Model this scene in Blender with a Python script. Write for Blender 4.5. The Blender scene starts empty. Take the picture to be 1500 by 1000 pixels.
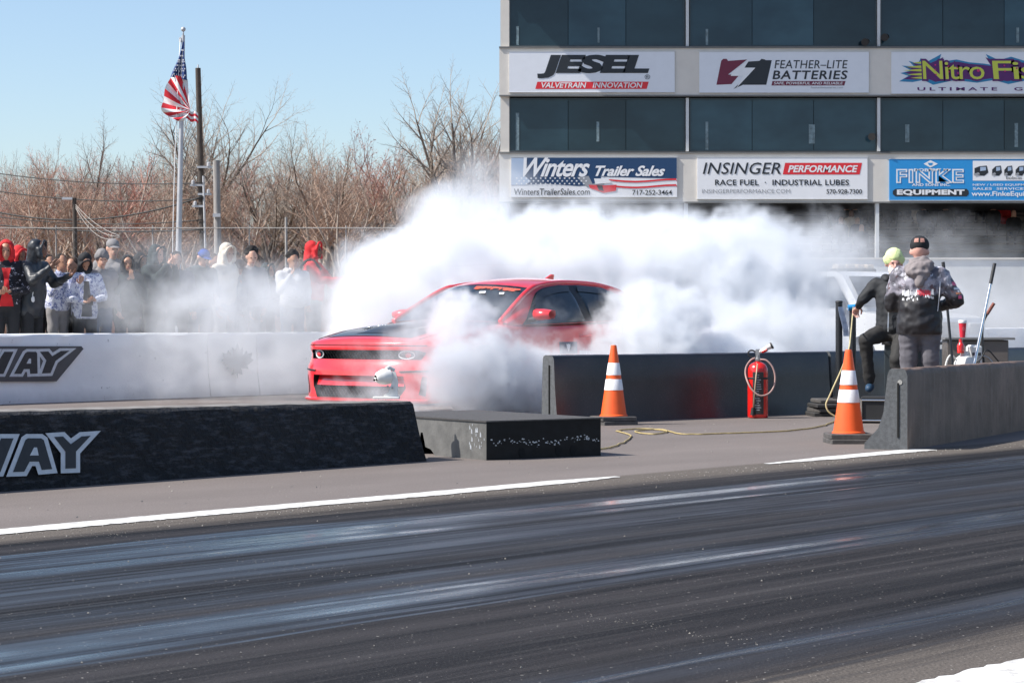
import bpy, bmesh, math, random
import numpy as np
from mathutils import Vector, Matrix, Quaternion
R = math.radians
SC = bpy.context.scene
COL = SC.collection

# ------------------------------------------------------------------ camera, world, sun, exposure
FPX = 3300.0          # focal length in pixels of the 1500 px wide photograph
CH = 1.05             # camera height
cam = bpy.data.cameras.new('camera'); cam_o = bpy.data.objects.new('camera', cam); COL.objects.link(cam_o)
cam_o.location = (0, 0, CH); cam_o.rotation_euler = (R(90), 0, 0)
cam.sensor_width = 36; cam.lens = 36 * FPX / 1500; cam.shift_y = -32 / 1500
cam.clip_start = .1; cam.clip_end = 5000; SC.camera = cam_o

SUN = Vector((-.70, -.17, .77)).normalized()      # towards the sun
wd = bpy.data.worlds.new('World'); SC.world = wd; wd.use_nodes = True
_nt = wd.node_tree; _sky = _nt.nodes.new('ShaderNodeTexSky'); _sky.sky_type = 'NISHITA'; _sky.sun_disc = False
_sky.sun_elevation = math.asin(SUN.z); _sky.sun_rotation = math.atan2(SUN.x, SUN.y) % (2 * math.pi)
_sky.air_density = .9; _sky.dust_density = 1.0; _sky.ozone_density = 2.1
_nt.links.new(_sky.outputs[0], _nt.nodes['Background'].inputs[0]); _nt.nodes['Background'].inputs[1].default_value = .122
sl = bpy.data.lights.new('sun', 'SUN'); sl.energy = 4.7; sl.angle = R(.53); sl.color = (1, .955, .89)
so = bpy.data.objects.new('sun', sl); so.rotation_euler = (-SUN).to_track_quat('-Z', 'Y').to_euler(); COL.objects.link(so)
vs = SC.view_settings; vs.view_transform = 'Standard'; vs.look = 'None'; vs.gamma = 1; vs.exposure = .55; vs.use_curve_mapping = False
cy = SC.cycles
cy.max_bounces = 14; cy.diffuse_bounces = 3; cy.glossy_bounces = 3; cy.transmission_bounces = 6; cy.transparent_max_bounces = 24
cy.volume_bounces = 9; cy.volume_step_rate = 1.3; cy.volume_max_steps = 512; cy.use_denoising = True

# ------------------------------------------------------------------ placing helpers
def W(px, py, Y):                      # point of the photograph at depth Y
    return Vector(((px - 750) * Y / FPX, Y, CH + (468 - py) * Y / FPX))
def G(px, py, z=0.0):                  # point of the photograph on the level z
    return W(px, py, FPX * (CH - z) / (py - 468))
UA = math.atan2(.768, .640)            # the strip runs along u, v points across it
U3 = Vector((math.cos(UA), math.sin(UA), 0)); V3 = Vector((-math.sin(UA), math.cos(UA), 0))
def T(u, v, z=0): return U3 * u + V3 * v + Vector((0, 0, z))
def uv(p): return p.dot(U3), p.dot(V3)
def on_plane(px, py, P0, n):           # pixel ray on a plane
    o = Vector((0, 0, CH)); d = Vector(((px - 750) / FPX, 1, (468 - py) / FPX))
    return o + d * ((P0 - o).dot(n) / d.dot(n))

# ------------------------------------------------------------------ materials
MATS = {}
def M(name, col=(.5, .5, .5), rough=.6, metal=0., var=.12, scale=4., bump=0., bscale=40., spec=.5, coat=0., col2=None, det=4., stretch=None, emit=None):
    if name in MATS: return MATS[name]
    m = bpy.data.materials.new(name); m.use_nodes = True; t = m.node_tree; b = t.nodes['Principled BSDF']; L = t.links
    b.inputs['Base Color'].default_value = (*col, 1); b.inputs['Roughness'].default_value = rough; b.inputs['Metallic'].default_value = metal
    b.inputs['Specular IOR Level'].default_value = spec; b.inputs['Coat Weight'].default_value = coat; b.inputs['Coat Roughness'].default_value = .04
    tc = t.nodes.new('ShaderNodeTexCoord'); src = tc.outputs['Object']
    if stretch:
        mp = t.nodes.new('ShaderNodeMapping'); mp.inputs['Scale'].default_value = stretch; L.new(src, mp.inputs[0]); src = mp.outputs[0]
    if var > 0 or col2:
        n = t.nodes.new('ShaderNodeTexNoise'); n.inputs['Scale'].default_value = scale; n.inputs['Detail'].default_value = det; n.inputs['Roughness'].default_value = .6
        L.new(src, n.inputs['Vector'])
        r = t.nodes.new('ShaderNodeMapRange'); r.inputs[1].default_value = .3; r.inputs[2].default_value = .7; L.new(n.outputs[0], r.inputs[0])
        x = t.nodes.new('ShaderNodeMix'); x.data_type = 'RGBA'; L.new(r.outputs[0], x.inputs[0])
        a = tuple(c * (1 - var) for c in col); c2 = col2 or tuple(min(1, c * (1 + var)) for c in col)
        x.inputs[6].default_value = (*a, 1); x.inputs[7].default_value = (*c2, 1); L.new(x.outputs[2], b.inputs['Base Color'])
    if bump > 0:
        n2 = t.nodes.new('ShaderNodeTexNoise'); n2.inputs['Scale'].default_value = bscale; n2.inputs['Detail'].default_value = 5; L.new(src, n2.inputs['Vector'])
        bp = t.nodes.new('ShaderNodeBump'); bp.inputs['Strength'].default_value = 1; bp.inputs['Distance'].default_value = bump; L.new(n2.outputs[0], bp.inputs['Height']); L.new(bp.outputs[0], b.inputs['Normal'])
    if emit: b.inputs['Emission Color'].default_value = (*emit, 1); b.inputs['Emission Strength'].default_value = 1
    MATS[name] = m; return m
def nodes_of(name):
    m = bpy.data.materials.new(name); m.use_nodes = True; MATS[name] = m
    return m, m.node_tree, m.node_tree.nodes['Principled BSDF']
class NB:                               # tiny node builder
    def __init__(s, t): s.t = t
    def n(s, kind, **k):
        x = s.t.nodes.new(kind)
        for a, b in k.items(): setattr(x, a, b)
        return x
    def put(s, x, i, v):
        if v is None: return
        if isinstance(v, bpy.types.NodeSocket): s.t.links.new(v, x.inputs[i])
        else: x.inputs[i].default_value = v
    def m(s, op, a, b=None, c=None):
        x = s.n('ShaderNodeMath', operation=op)
        for i, v in enumerate((a, b, c)): s.put(x, i, v)
        return x.outputs[0]
    def v(s, op, a, b=None):
        x = s.n('ShaderNodeVectorMath', operation=op)
        for i, q in enumerate((a, b)): s.put(x, i, q)
        return x.outputs[1] if op in ('LENGTH', 'DOT_PRODUCT') else x.outputs[0]
    def rng(s, v, a, b, c=0., d=1., smooth=False):
        x = s.n('ShaderNodeMapRange')
        if smooth: x.interpolation_type = 'SMOOTHSTEP'
        s.put(x, 0, v)
        for i, q in enumerate((a, b, c, d)): s.put(x, i + 1, q)
        return x.outputs[0]
    def noise(s, p, sc, det=4., rough=.55, out=0):
        x = s.n('ShaderNodeTexNoise'); s.put(x, 'Vector', p); s.put(x, 'Scale', sc); s.put(x, 'Detail', det); s.put(x, 'Roughness', rough); return x.outputs[out]
    def mix(s, f, a, b):
        x = s.n('ShaderNodeMix', data_type='RGBA'); s.put(x, 0, f)
        s.put(x, 6, (*a, 1) if isinstance(a, tuple) else a); s.put(x, 7, (*b, 1) if isinstance(b, tuple) else b); return x.outputs[2]
    def comb(s, x, y, z):
        q = s.n('ShaderNodeCombineXYZ')
        for i, v in enumerate((x, y, z)): s.put(q, i, v)
        return q.outputs[0]

# ------------------------------------------------------------------ objects
def link(name, me, parent=None, loc=None):
    o = bpy.data.objects.new(name, me); COL.objects.link(o)
    if parent is not None: o.parent = parent
    if loc is not None: o.location = loc
    return o
def tag(o, label=None, cat=None, group=None, kind=None):
    if label: o['label'] = label
    if cat: o['category'] = cat
    if group: o['group'] = group
    if kind: o['kind'] = kind
    return o
def thing(name, label, cat, loc=(0, 0, 0), rz=0., group=None):
    o = bpy.data.objects.new(name, None); COL.objects.link(o); o.location = loc; o.rotation_euler = (0, 0, rz); o.empty_display_size = .2
    return tag(o, label, cat, group)
def copy_tree(o, parent=None):
    c = o.copy(); COL.objects.link(c)
    if parent is not None: c.parent = parent
    for ch in list(o.children): copy_tree(ch, c)
    return c

class MB:
    def __init__(s): s.v = []; s.f = []; s.mi = []; s.cur = 0
    def add(s, vs, fs):
        b = len(s.v); s.v += [tuple(p) for p in vs]; s.f += [tuple(b + i for i in f) for f in fs]; s.mi += [s.cur] * len(fs); return s
    def box(s, c, d, rz=0., bev=0.):
        x, y, z = d[0] / 2, d[1] / 2, d[2] / 2; cr, sr = math.cos(rz), math.sin(rz)
        def P(a, b, e): return (c[0] + a * cr - b * sr, c[1] + a * sr + b * cr, c[2] + e)
        if bev <= 0:
            vs_ = [P(a, b, e) for e in (-z, z) for a, b in ((-x, -y), (x, -y), (x, y), (-x, y))]
            return s.add(vs_, [(3, 2, 1, 0), (4, 5, 6, 7), (0, 1, 5, 4), (1, 2, 6, 5), (2, 3, 7, 6), (3, 0, 4, 7)])
        q = bev; ring = [(-x + q, -y), (x - q, -y), (x, -y + q), (x, y - q), (x - q, y), (-x + q, y), (-x, y - q), (-x, -y + q)]
        inn = [(-x + q, -y + q), (x - q, -y + q), (x - q, -y + q), (x - q, y - q), (x - q, y - q), (-x + q, y - q), (-x + q, y - q), (-x + q, -y + q)]
        vs_ = [P(a, b, -z) for a, b in ring] + [P(a, b, z - q) for a, b in ring] + [P(a * (1 - q / max(x, .001)), b * (1 - q / max(y, .001)), z) for a, b in ring]
        fs = [tuple(range(7, -1, -1)), tuple(range(16, 24))]
        for k in range(8):
            j = (k + 1) % 8; fs += [(k, j, 8 + j, 8 + k), (8 + k, 8 + j, 16 + j, 16 + k)]
        return s.add(vs_, fs)
    def tube(s, pts, r, n=8, cap=True):
        pts = [Vector(p) for p in pts]; k = len(pts)
        rs = r if hasattr(r, '__len__') else [r] * k
        b = len(s.v); up = None
        for i, p in enumerate(pts):
            d = (pts[min(i + 1, k - 1)] - pts[max(i - 1, 0)])
            d = d.normalized() if d.length > 1e-9 else Vector((0, 0, 1))
            if up is None:
                up = Vector((0, 0, 1)) if abs(d.z) < .9 else Vector((1, 0, 0))
            a = d.cross(up)
            if a.length < 1e-6: a = d.cross(Vector((1, .1, 0)))
            a.normalize(); c = a.cross(d).normalized(); up = c
            for j in range(n):
                t = 2 * math.pi * j / n; s.v.append(tuple(p + (a * math.cos(t) + c * math.sin(t)) * rs[i]))
        for i in range(k - 1):
            for j in range(n):
                j2 = (j + 1) % n; s.f.append((b + i * n + j, b + i * n + j2, b + (i + 1) * n + j2, b + (i + 1) * n + j)); s.mi.append(s.cur)
        if cap:
            s.f.append(tuple(b + j for j in range(n))[::-1]); s.f.append(tuple(b + (k - 1) * n + j for j in range(n))); s.mi += [s.cur] * 2
        return s
    def lathe(s, prof, c=(0, 0, 0), n=24, axis='z'):
        b = len(s.v)
        for r, z in prof:
            for j in range(n):
                t = 2 * math.pi * j / n; x, y = r * math.cos(t), r * math.sin(t)
                s.v.append({'z': (c[0] + x, c[1] + y, c[2] + z), 'y': (c[0] + x, c[1] + z, c[2] + y), 'x': (c[0] + z, c[1] + x, c[2] + y)}[axis])
        for i in range(len(prof) - 1):
            for j in range(n):
                j2 = (j + 1) % n; s.f.append((b + i * n + j, b + i * n + j2, b + (i + 1) * n + j2, b + (i + 1) * n + j)); s.mi.append(s.cur)
        return s
    def prism(s, poly, fa, fb):        # polygon of 2-tuples between two mappings to 3D
        k = len(poly); a = [tuple(fa(*p)) for p in poly]; c = [tuple(fb(*p)) for p in poly]
        return s.add(a + c, [tuple(range(k))[::-1], tuple(range(k, 2 * k))] + [(i, (i + 1) % k, k + (i + 1) % k, k + i) for i in range(k)])
    def grid(s, P, closed=False):      # P[i][j] points
        b = len(s.v); ni, nj = len(P), len(P[0])
        for row in P: s.v += [tuple(p) for p in row]
        for i in range(ni - 1):
            for j in range(nj - (0 if closed else 1)):
                j2 = (j + 1) % nj; s.f.append((b + i * nj + j, b + i * nj + j2, b + (i + 1) * nj + j2, b + (i + 1) * nj + j)); s.mi.append(s.cur)
        return s
    def ball(s, c, r, n=10, m=7):
        rr = r if hasattr(r, '__len__') else (r, r, r); b = len(s.v)
        for i in range(m + 1):
            a = math.pi * i / m
            for j in range(n):
                t = 2 * math.pi * j / n; s.v.append((c[0] + rr[0] * math.sin(a) * math.cos(t), c[1] + rr[1] * math.sin(a) * math.sin(t), c[2] + rr[2] * math.cos(a)))
        for i in range(m):
            for j in range(n):
                j2 = (j + 1) % n; s.f.append((b + i * n + j, b + (i + 1) * n + j, b + (i + 1) * n + j2, b + i * n + j2)); s.mi.append(s.cur)
        return s
    def xf(s, m, start=0):
        for i in range(start, len(s.v)): s.v[i] = tuple(m @ Vector(s.v[i]))
        return s
    def mesh(s, name, mats, smooth=None, fix=True):
        me = bpy.data.meshes.new(name); me.from_pydata(s.v, [], s.f)
        mats = mats if isinstance(mats, (list, tuple)) else [mats]
        for m in mats: me.materials.append(m)
        if len(mats) > 1: me.polygons.foreach_set('material_index', s.mi)
        if fix:
            bm = bmesh.new(); bm.from_mesh(me); bmesh.ops.remove_doubles(bm, verts=bm.verts, dist=1e-6); bmesh.ops.recalc_face_normals(bm, faces=bm.faces); bm.to_mesh(me); bm.free()
        if smooth is not None:
            me.polygons.foreach_set('use_smooth', [True] * len(me.polygons))
            if smooth < 180: me.set_sharp_from_angle(angle=R(smooth))
        me.update(); return me
    def build(s, name, mats, parent=None, loc=None, smooth=None, fix=True):
        return link(name, s.mesh(name, mats, smooth, fix), parent, loc)

def arc_pts(p, q, sag, n=12, axis=Vector((0, 0, -1))):
    p, q = Vector(p), Vector(q)
    return [p.lerp(q, i / n) + axis * sag * 4 * (i / n) * (1 - i / n) for i in range(n + 1)]
def smooth_path(pts, n=6):            # Catmull-Rom
    pts = [Vector(p) for p in pts]; out = []
    for i in range(len(pts) - 1):
        p0, p1, p2, p3 = pts[max(i - 1, 0)], pts[i], pts[i + 1], pts[min(i + 2, len(pts) - 1)]
        for k in range(n):
            t = k / n; out.append(.5 * ((2 * p1) + (p2 - p0) * t + (2 * p0 - 5 * p1 + 4 * p2 - p3) * t * t + (3 * p1 - p0 - 3 * p2 + p3) * t ** 3))
    out.append(pts[-1]); return out
def bake(o):                           # replace an object's mesh by its evaluated one
    dg = bpy.context.evaluated_depsgraph_get(); dg.update(); me = bpy.data.meshes.new_from_object(o.evaluated_get(dg)); o.modifiers.clear(); o.data = me; return o
_tc = {}
def text_mesh(s, shear=0., off=0., space=1.):       # (verts 2d, faces) in its own bounding box 0..1
    k = (s, shear, off, space)
    if k in _tc: return _tc[k]
    c = bpy.data.curves.new('text', 'FONT'); c.body = s; c.shear = shear; c.offset = off; c.space_character = space; c.resolution_u = 3
    o = bpy.data.objects.new('text', c); COL.objects.link(o)
    dg = bpy.context.evaluated_depsgraph_get(); me = bpy.data.meshes.new_from_object(o.evaluated_get(dg))
    vs_ = [(v.co.x, v.co.y) for v in me.vertices]; fs = [tuple(p.vertices) for p in me.polygons]
    x0, x1 = min(v[0] for v in vs_), max(v[0] for v in vs_); y0, y1 = min(v[1] for v in vs_), max(v[1] for v in vs_)
    vs_ = [((a - x0) / (x1 - x0), (b - y0) / (y1 - y0)) for a, b in vs_]
    bpy.data.objects.remove(o); bpy.data.curves.remove(c); bpy.data.meshes.remove(me); _tc[k] = (vs_, fs); return _tc[k]
def offset_poly(P, d):                 # mitred outward offset
    k = len(P); A = sum(P[i][0] * P[(i + 1) % k][1] - P[(i + 1) % k][0] * P[i][1] for i in range(k)); sg = 1 if A > 0 else -1; out = []
    for i in range(k):
        a, b, c = Vector(P[i - 1]), Vector(P[i]), Vector(P[(i + 1) % k]); e1 = (b - a).normalized(); e2 = (c - b).normalized()
        n1 = Vector((e1.y, -e1.x)) * sg; n2 = Vector((e2.y, -e2.x)) * sg; m = (n1 + n2)
        m = m.normalized() if m.length > .01 else n1; l = d / max(.38, m.dot(n1)); out.append(tuple(b + m * l))
    return out
rnd = random.Random(7)
# ================================================================== GROUND
m_tr, t, b = nodes_of('track_surface'); k = NB(t)
geo = k.n('ShaderNodeNewGeometry'); P = geo.outputs['Position']
u = k.v('DOT_PRODUCT', P, tuple(U3)); v = k.v('DOT_PRODUCT', P, tuple(V3))
wob = k.m('MULTIPLY', k.m('SUBTRACT', k.noise(k.comb(k.m('MULTIPLY', u, .22), v, 0), .8, 3), .5), .5)
vw = k.m('ADD', v, wob)
st1 = k.noise(k.comb(k.m('MULTIPLY', u, .06), k.m('MULTIPLY', v, 2.6), 0), 1.6, 7, .62)
st2 = k.noise(k.comb(k.m('MULTIPLY', u, .25), k.m('MULTIPLY', v, 14.0), 3), 1.5, 5, .65)
pat = k.noise(k.comb(k.m('MULTIPLY', u, .35), k.m('MULTIPLY', v, 1.2), 5), 1.0, 4, .6)
fine = k.noise(P, 90, 3, .7)
gr = k.noise(P, 260, 2, .6)
def band(c, w, s):                     # 1 inside a strip across v
    return k.m('MULTIPLY', k.rng(vw, c - w - s, c - w + s, 0, 1, True), k.rng(vw, c + w - s, c + w + s, 1, 0, True))
groove = k.m('MAXIMUM', k.m('MAXIMUM', band(7.72, .34, .14), band(5.70, .24, .10)), k.m('MULTIPLY', band(4.0, .15, .12), .55))
groove2 = k.m('MULTIPLY', k.m('MAXIMUM', band(7.05, .38, .25), band(6.30, .22, .15)), .55)
gl = k.m('MULTIPLY', k.m('MAXIMUM', groove, groove2), k.rng(k.m('ADD', k.m('MULTIPLY', st1, .6), k.m('MULTIPLY', st2, .4)), .40, .54, .12, 1))
gl = k.m('MULTIPLY', gl, k.rng(pat, .36, .56, .35, 1))
streak = k.m('MULTIPLY', k.m('MAXIMUM', k.m('MAXIMUM', band(7.36, .020, .015), band(8.08, .03, .03)), k.m('MAXIMUM', band(5.44, .018, .012), band(4.02, .03, .03))), k.rng(k.noise(k.comb(k.m('MULTIPLY', u, .16), v, 9), 1.3, 3), .40, .56))
gl = k.m('MAXIMUM', gl, k.m('MULTIPLY', streak, .95))
rub = k.mix(k.rng(st1, .38, .66), (.006, .006, .007), (.038, .034, .034))
rub = k.mix(k.m('MULTIPLY', k.rng(st2, .5, .75), .35), rub, (.10, .095, .092))
rub = k.mix(k.m('MULTIPLY', k.rng(fine, .52, .68), .30), rub, (.12, .112, .106))
rub = k.mix(k.m('MULTIPLY', gl, .7), rub, (.010, .012, .016))
edge = k.mix(k.rng(fine, .35, .7), (.085, .075, .066), (.22, .19, .165))          # dusty edge beside the line
asp = k.mix(k.rng(fine, .3, .75), (.145, .124, .114), (.265, .232, .215))
asp = k.mix(k.m('MULTIPLY', k.rng(pat, .3, .7), .4), asp, (.10, .087, .08))
f_edge = k.rng(k.m('ADD', vw, k.m('MULTIPLY', k.m('SUBTRACT', st2, .5), .5)), 8.45, 8.85, 0, 1, True)
colr = k.mix(k.m('MULTIPLY', f_edge, .8), rub, edge)
f_asp = k.rng(v, 9.1, 9.2)
colr = k.mix(f_asp, colr, asp)
# dirty edge on the near side
f_near = k.rng(k.m('ADD', vw, k.m('MULTIPLY', k.m('SUBTRACT', st2, .5), .8)), 3.75, 3.40, 0, 1, True)
colr = k.mix(k.m('MULTIPLY', f_near, .7), colr, edge)
spk = k.rng(k.noise(P, 55, 1, .5), .735, .76)
colr = k.mix(k.m('MULTIPLY', spk, .8), colr, (.38, .36, .33))
t.links.new(colr, b.inputs['Base Color'])
rough = k.m('ADD', k.rng(st1, .3, .7, .74, .62), k.rng(gr, .3, .7, -.04, .06))
rough = k.m('SUBTRACT', rough, k.m('MULTIPLY', gl, .54))
rough = k.m('ADD', k.m('MULTIPLY', rough, k.m('SUBTRACT', 1, f_asp)), k.m('MULTIPLY', f_asp, .72))
rough = k.m('ADD', rough, k.m('MULTIPLY', k.m('MAXIMUM', k.m('MULTIPLY', f_edge, k.m('SUBTRACT', 1, f_asp)), f_near), .25))
t.links.new(rough, b.inputs['Roughness'])
t.links.new(k.rng(gl, 0, 1, .10, .62), b.inputs['Specular IOR Level'])
bh = k.m('ADD', k.m('MULTIPLY', fine, k.m('SUBTRACT', 1.0, k.m('MULTIPLY', gl, .985))), k.m('MULTIPLY', st2, k.rng(gl, 0, 1, .5, .08)))
bp = k.n('ShaderNodeBump'); bp.inputs['Strength'].default_value = 1; bp.inputs['Distance'].default_value = .0032; t.links.new(bh, bp.inputs['Height']); t.links.new(bp.outputs[0], b.inputs['Normal'])

mb = MB(); mb.add([(-60, -30, 0), (90, -30, 0), (90, 72, 0), (-60, 72, 0)], [(0, 1, 2, 3)])
tag(mb.build('asphalt_ground', m_tr), kind='structure')

m_ter, t, b = nodes_of('leaf_litter'); k = NB(t); P = k.n('ShaderNodeNewGeometry').outputs['Position']
c = k.mix(k.rng(k.noise(P, .35, 6, .6), .35, .65), (.16, .115, .08), (.26, .19, .135))
c = k.mix(k.m('MULTIPLY', k.rng(k.noise(P, 3.5, 5, .65), .45, .7), .6), c, (.09, .075, .055))
t.links.new(c, b.inputs['Base Color']); b.inputs['Roughness'].default_value = .95; b.inputs['Specular IOR Level'].default_value = .1
def hill_z(x, y):
    s_ = min(1, max(0, (y - 78) / 130)); s_ = s_ * s_ * (3 - 2 * s_)
    return -.05 + 8.6 * s_ + .35 * math.sin(x * .13 + 1) * s_ + .3 * math.sin(y * .21 + x * .05) * s_
ys = [71.9, 76, 80, 88, 96, 104, 112, 120, 130, 140, 150, 160, 175, 190, 210, 240, 300, 500, 1200, 3000]
xs = [-1500, -500, -220] + [x for x in range(-120, 121, 8)] + [220, 500, 1500]
mb = MB(); mb.grid([[(x, y, hill_z(x, y)) for x in xs] for y in ys])
tag(mb.build('hillside', m_ter, smooth=180), kind='structure')
mb = MB(); mb.add([(-1500, -200, -.06), (1500, -200, -.06), (1500, 72.5, -.06), (-1500, 72.5, -.06)], [(0, 1, 2, 3)])
tag(mb.build('ground', m_ter), kind='structure')

# raised strip the crowd stands on, behind the white wall
m_conc = M('concrete', (.33, .32, .30), .85, var=.2, scale=2, bump=.004, bscale=60)
mb = MB(); a = T(-20, 23.22); 
def TB(mb, u0, u1, v0, v1, z0, z1):
    P_ = [T(u_, v_, z_) for z_ in (z0, z1) for u_, v_ in ((u0, v0), (u1, v0), (u1, v1), (u0, v1))]
    mb.add(P_, [(3, 2, 1, 0), (4, 5, 6, 7), (0, 1, 5, 4), (1, 2, 6, 5), (2, 3, 7, 6), (3, 0, 4, 7)])
TB(mb, -30, 34, 23.25, 30, -.02, .33)
tag(mb.build('spectator_pavement', m_conc), kind='structure')

# painted lines
m_line, t, b = nodes_of('line_paint'); k = NB(t); P = k.n('ShaderNodeNewGeometry').outputs['Position']
c = k.mix(k.rng(k.noise(P, 9, 6, .7), .50, .72), (.66, .65, .62), (.26, .24, .22)); t.links.new(c, b.inputs['Base Color']); b.inputs['Roughness'].default_value = .7
b2 = k.n('ShaderNodeBump'); b2.inputs['Distance'].default_value = .002; t.links.new(k.noise(P, 120, 3), b2.inputs['Height']); t.links.new(b2.outputs[0], b.inputs['Normal'])
def ragged(P0, P1, w0, w1, n, taper0=0., taper1=0., z=.004, jit=.012, v0=9.0):
    top, bot = [], []
    for i in range(n + 1):
        f = i / n; uu = P0 + (P1 - P0) * f; w = w0 + (w1 - w0) * f
        if taper0 and uu - P0 < taper0: w *= .25 + .75 * (uu - P0) / taper0
        if taper1 and P1 - uu < taper1: w *= .25 + .75 * (P1 - uu) / taper1
        vc = v0 + .012 * math.sin(uu * 1.7)
        bot.append(T(uu, vc - w / 2 + rnd.uniform(-jit, jit), z)); top.append(T(uu, vc + w / 2 + rnd.uniform(-jit, jit) * .6, z))
    return [bot, top]
uA, vA = uv(G(0, 777)); uB, vB = uv(G(885, 702)); uC, _ = uv(G(1110, 679)); uD, _ = uv(G(1306, 660))
vL = (vA + vB) / 2
mb = MB(); mb.grid(ragged(uA - 6, uB + .25, .24, .22, 260, taper1=.6, v0=vL)); tag(mb.build('edge_line', m_line), 'long white painted edge line on the left of the track', kind='structure')
mb = MB(); mb.grid(ragged(uC, uD + .3, .22, .24, 60, taper0=.9, v0=vL - .0)); tag(mb.build('edge_line', m_line), kind='structure')
mb = MB(); mb.grid(ragged(uA - 3, uD + 12, .26, .26, 500, v0=3.14, jit=.02)); tag(mb.build('centre_line', m_line), kind='structure')
mb = MB(); mb.grid(ragged(uA - 3, uD + 12, .9, .9, 400, v0=2.48, jit=.012)); tag(mb.build('centre_line', m_line), kind='structure')

# cross joints with pale filler and crumbs of rubber / stones
m_stone = M('pale_grit', (.27, .25, .22), .8, var=.3, scale=300)
mb = MB()
def crumb(p, s):
    a = rnd.random() * 6.28; vs_ = [(p[0] + s * math.cos(a + q), p[1] + s * math.sin(a + q), p[2]) for q in (0, 2.1, 4.2)] + [(p[0], p[1], p[2] + s * 1.0)]
    mb.add(vs_, [(0, 1, 3), (1, 2, 3), (2, 0, 3)])
for i in range(650):
    u_ = rnd.uniform(2, 22); v_ = rnd.uniform(3.3, 9.0); crumb(T(u_, v_, .001), rnd.choice((.0015, .002, .002, .003, .005)))
for i in range(900):
    u_ = rnd.uniform(2, 24); v_ = vL - .12 - abs(rnd.gauss(0, .16)); crumb(T(u_, v_, .001), rnd.choice((.003, .004, .006)))
def joint(pa, pb, n, wd_, s=1):
    a, c = G(*pa), G(*pb)
    for i in range(n):
        f = rnd.random(); p = a.lerp(c, f) + Vector((rnd.gauss(0, wd_), rnd.gauss(0, wd_) * 1.6, .001)) 
        if math.sin(f * 23) + math.sin(f * 51) > -.7: crumb(p, rnd.choice((.003, .004, .006)) * s)
joint((105, 775), (560, 850), 190, .045, .5); joint((560, 850), (690, 873), 60, .045, .5); joint((800, 890), (1110, 945), 130, .04, .45); joint((680, 826), (735, 835), 16, .05, .6); joint((1150, 875), (1175, 874), 10, .03, .6)
tag(mb.build('track_grit', m_stone, fix=False), kind='stuff')
mb = MB()
for i in range(900):
    u_ = rnd.uniform(4, 30); v_ = rnd.uniform(9.3, 16); crumb(T(u_, v_, .001), rnd.choice((.003, .005, .008)))
tag(mb.build('apron_grit', m_stone, fix=False), kind='stuff')

# ================================================================== WALLS
m_blk, t, b = nodes_of('black_painted_concrete'); k = NB(t); P = k.n('ShaderNodeTexCoord').outputs['Object']
big = k.noise(P, 1.6, 5, .6); sc_ = k.noise(k.v('MULTIPLY', P, (.6, 1, 2.2)), 14, 7, .72)
c = k.mix(k.rng(big, .35, .65), (.009, .010, .012), (.018, .018, .020))
c = k.mix(k.m('MULTIPLY', k.rng(sc_, .50, .66), .62), c, (.095, .095, .105))
t.links.new(c, b.inputs['Base Color']); b.inputs['Roughness'].default_value = .6; b.inputs['Specular IOR Level'].default_value = .25
bp = k.n('ShaderNodeBump'); bp.inputs['Distance'].default_value = .05; t.links.new(k.m('ADD', k.m('MULTIPLY', k.noise(P, 9, 4, .6), 1.6), k.m('MULTIPLY', k.noise(P, 26, 8, .7), .6)), bp.inputs['Height']); t.links.new(bp.outputs[0], b.inputs['Normal'])
m_blk2, t, b = nodes_of('worn_black_barrier'); k = NB(t); P = k.n('ShaderNodeTexCoord').outputs['Object']
big = k.noise(P, 2.2, 6, .62); v_st = k.noise(k.v('MULTIPLY', P, (6, 6, .7)), 3, 6, .7); z_ = k.n('ShaderNodeSeparateXYZ'); t.links.new(P, z_.inputs[0])
c = k.mix(k.rng(big, .3, .7), (.105, .068, .050), (.235, .160, .122))
c = k.mix(k.m('MULTIPLY', k.rng(v_st, .5, .75), .45), c, (.34, .25, .21))
c = k.mix(k.m('MULTIPLY', k.rng(k.noise(P, 9, 8, .75), .60, .68), .8), c, (.010, .010, .012))
t.links.new(c, b.inputs['Base Color']); b.inputs['Roughness'].default_value = .6; b.inputs['Specular IOR Level'].default_value = .3
bp = k.n('ShaderNodeBump'); bp.inputs['Distance'].default_value = .006; t.links.new(k.noise(P, 45, 8, .7), bp.inputs['Height']); t.links.new(bp.outputs[0], b.inputs['Normal'])
m_mid, t, b = nodes_of('satin_black_barrier'); k = NB(t); P = k.n('ShaderNodeTexCoord').outputs['Object']
c = k.mix(k.rng(k.noise(P, 2.0, 6, .62), .3, .7), (.010, .009, .010), (.034, .027, .027)); c = k.mix(k.m('MULTIPLY', k.rng(k.noise(P, 60, 4, .7), .62, .7), .5), c, (.16, .14, .14))
t.links.new(c, b.inputs['Base Color']); b.inputs['Roughness'].default_value = .33; b.inputs['Specular IOR Level'].default_value = .6
bp = k.n('ShaderNodeBump'); bp.inputs['Distance'].default_value = .0025; t.links.new(k.noise(P, 60, 5, .7), bp.inputs['Height']); t.links.new(bp.outputs[0], b.inputs['Normal'])
m_endf = M('barrier_end_grey', (.085, .09, .095), .8, var=.25, scale=30, bump=.003, bscale=90)
m_dust = M('dusty_top', (.20, .185, .17), .85, var=.3, scale=8, bump=.003)
m_white, t, b = nodes_of('white_painted_concrete'); k = NB(t); P = k.n('ShaderNodeTexCoord').outputs['Object']
c = k.mix(k.rng(k.noise(P, 1.4, 6, .6), .35, .7), (.82, .83, .84), (.72, .73, .75)); c = k.mix(k.m('MULTIPLY', k.rng(k.noise(P, 11, 5, .7), .66, .70), .8), c, (.16, .16, .17))
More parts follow.
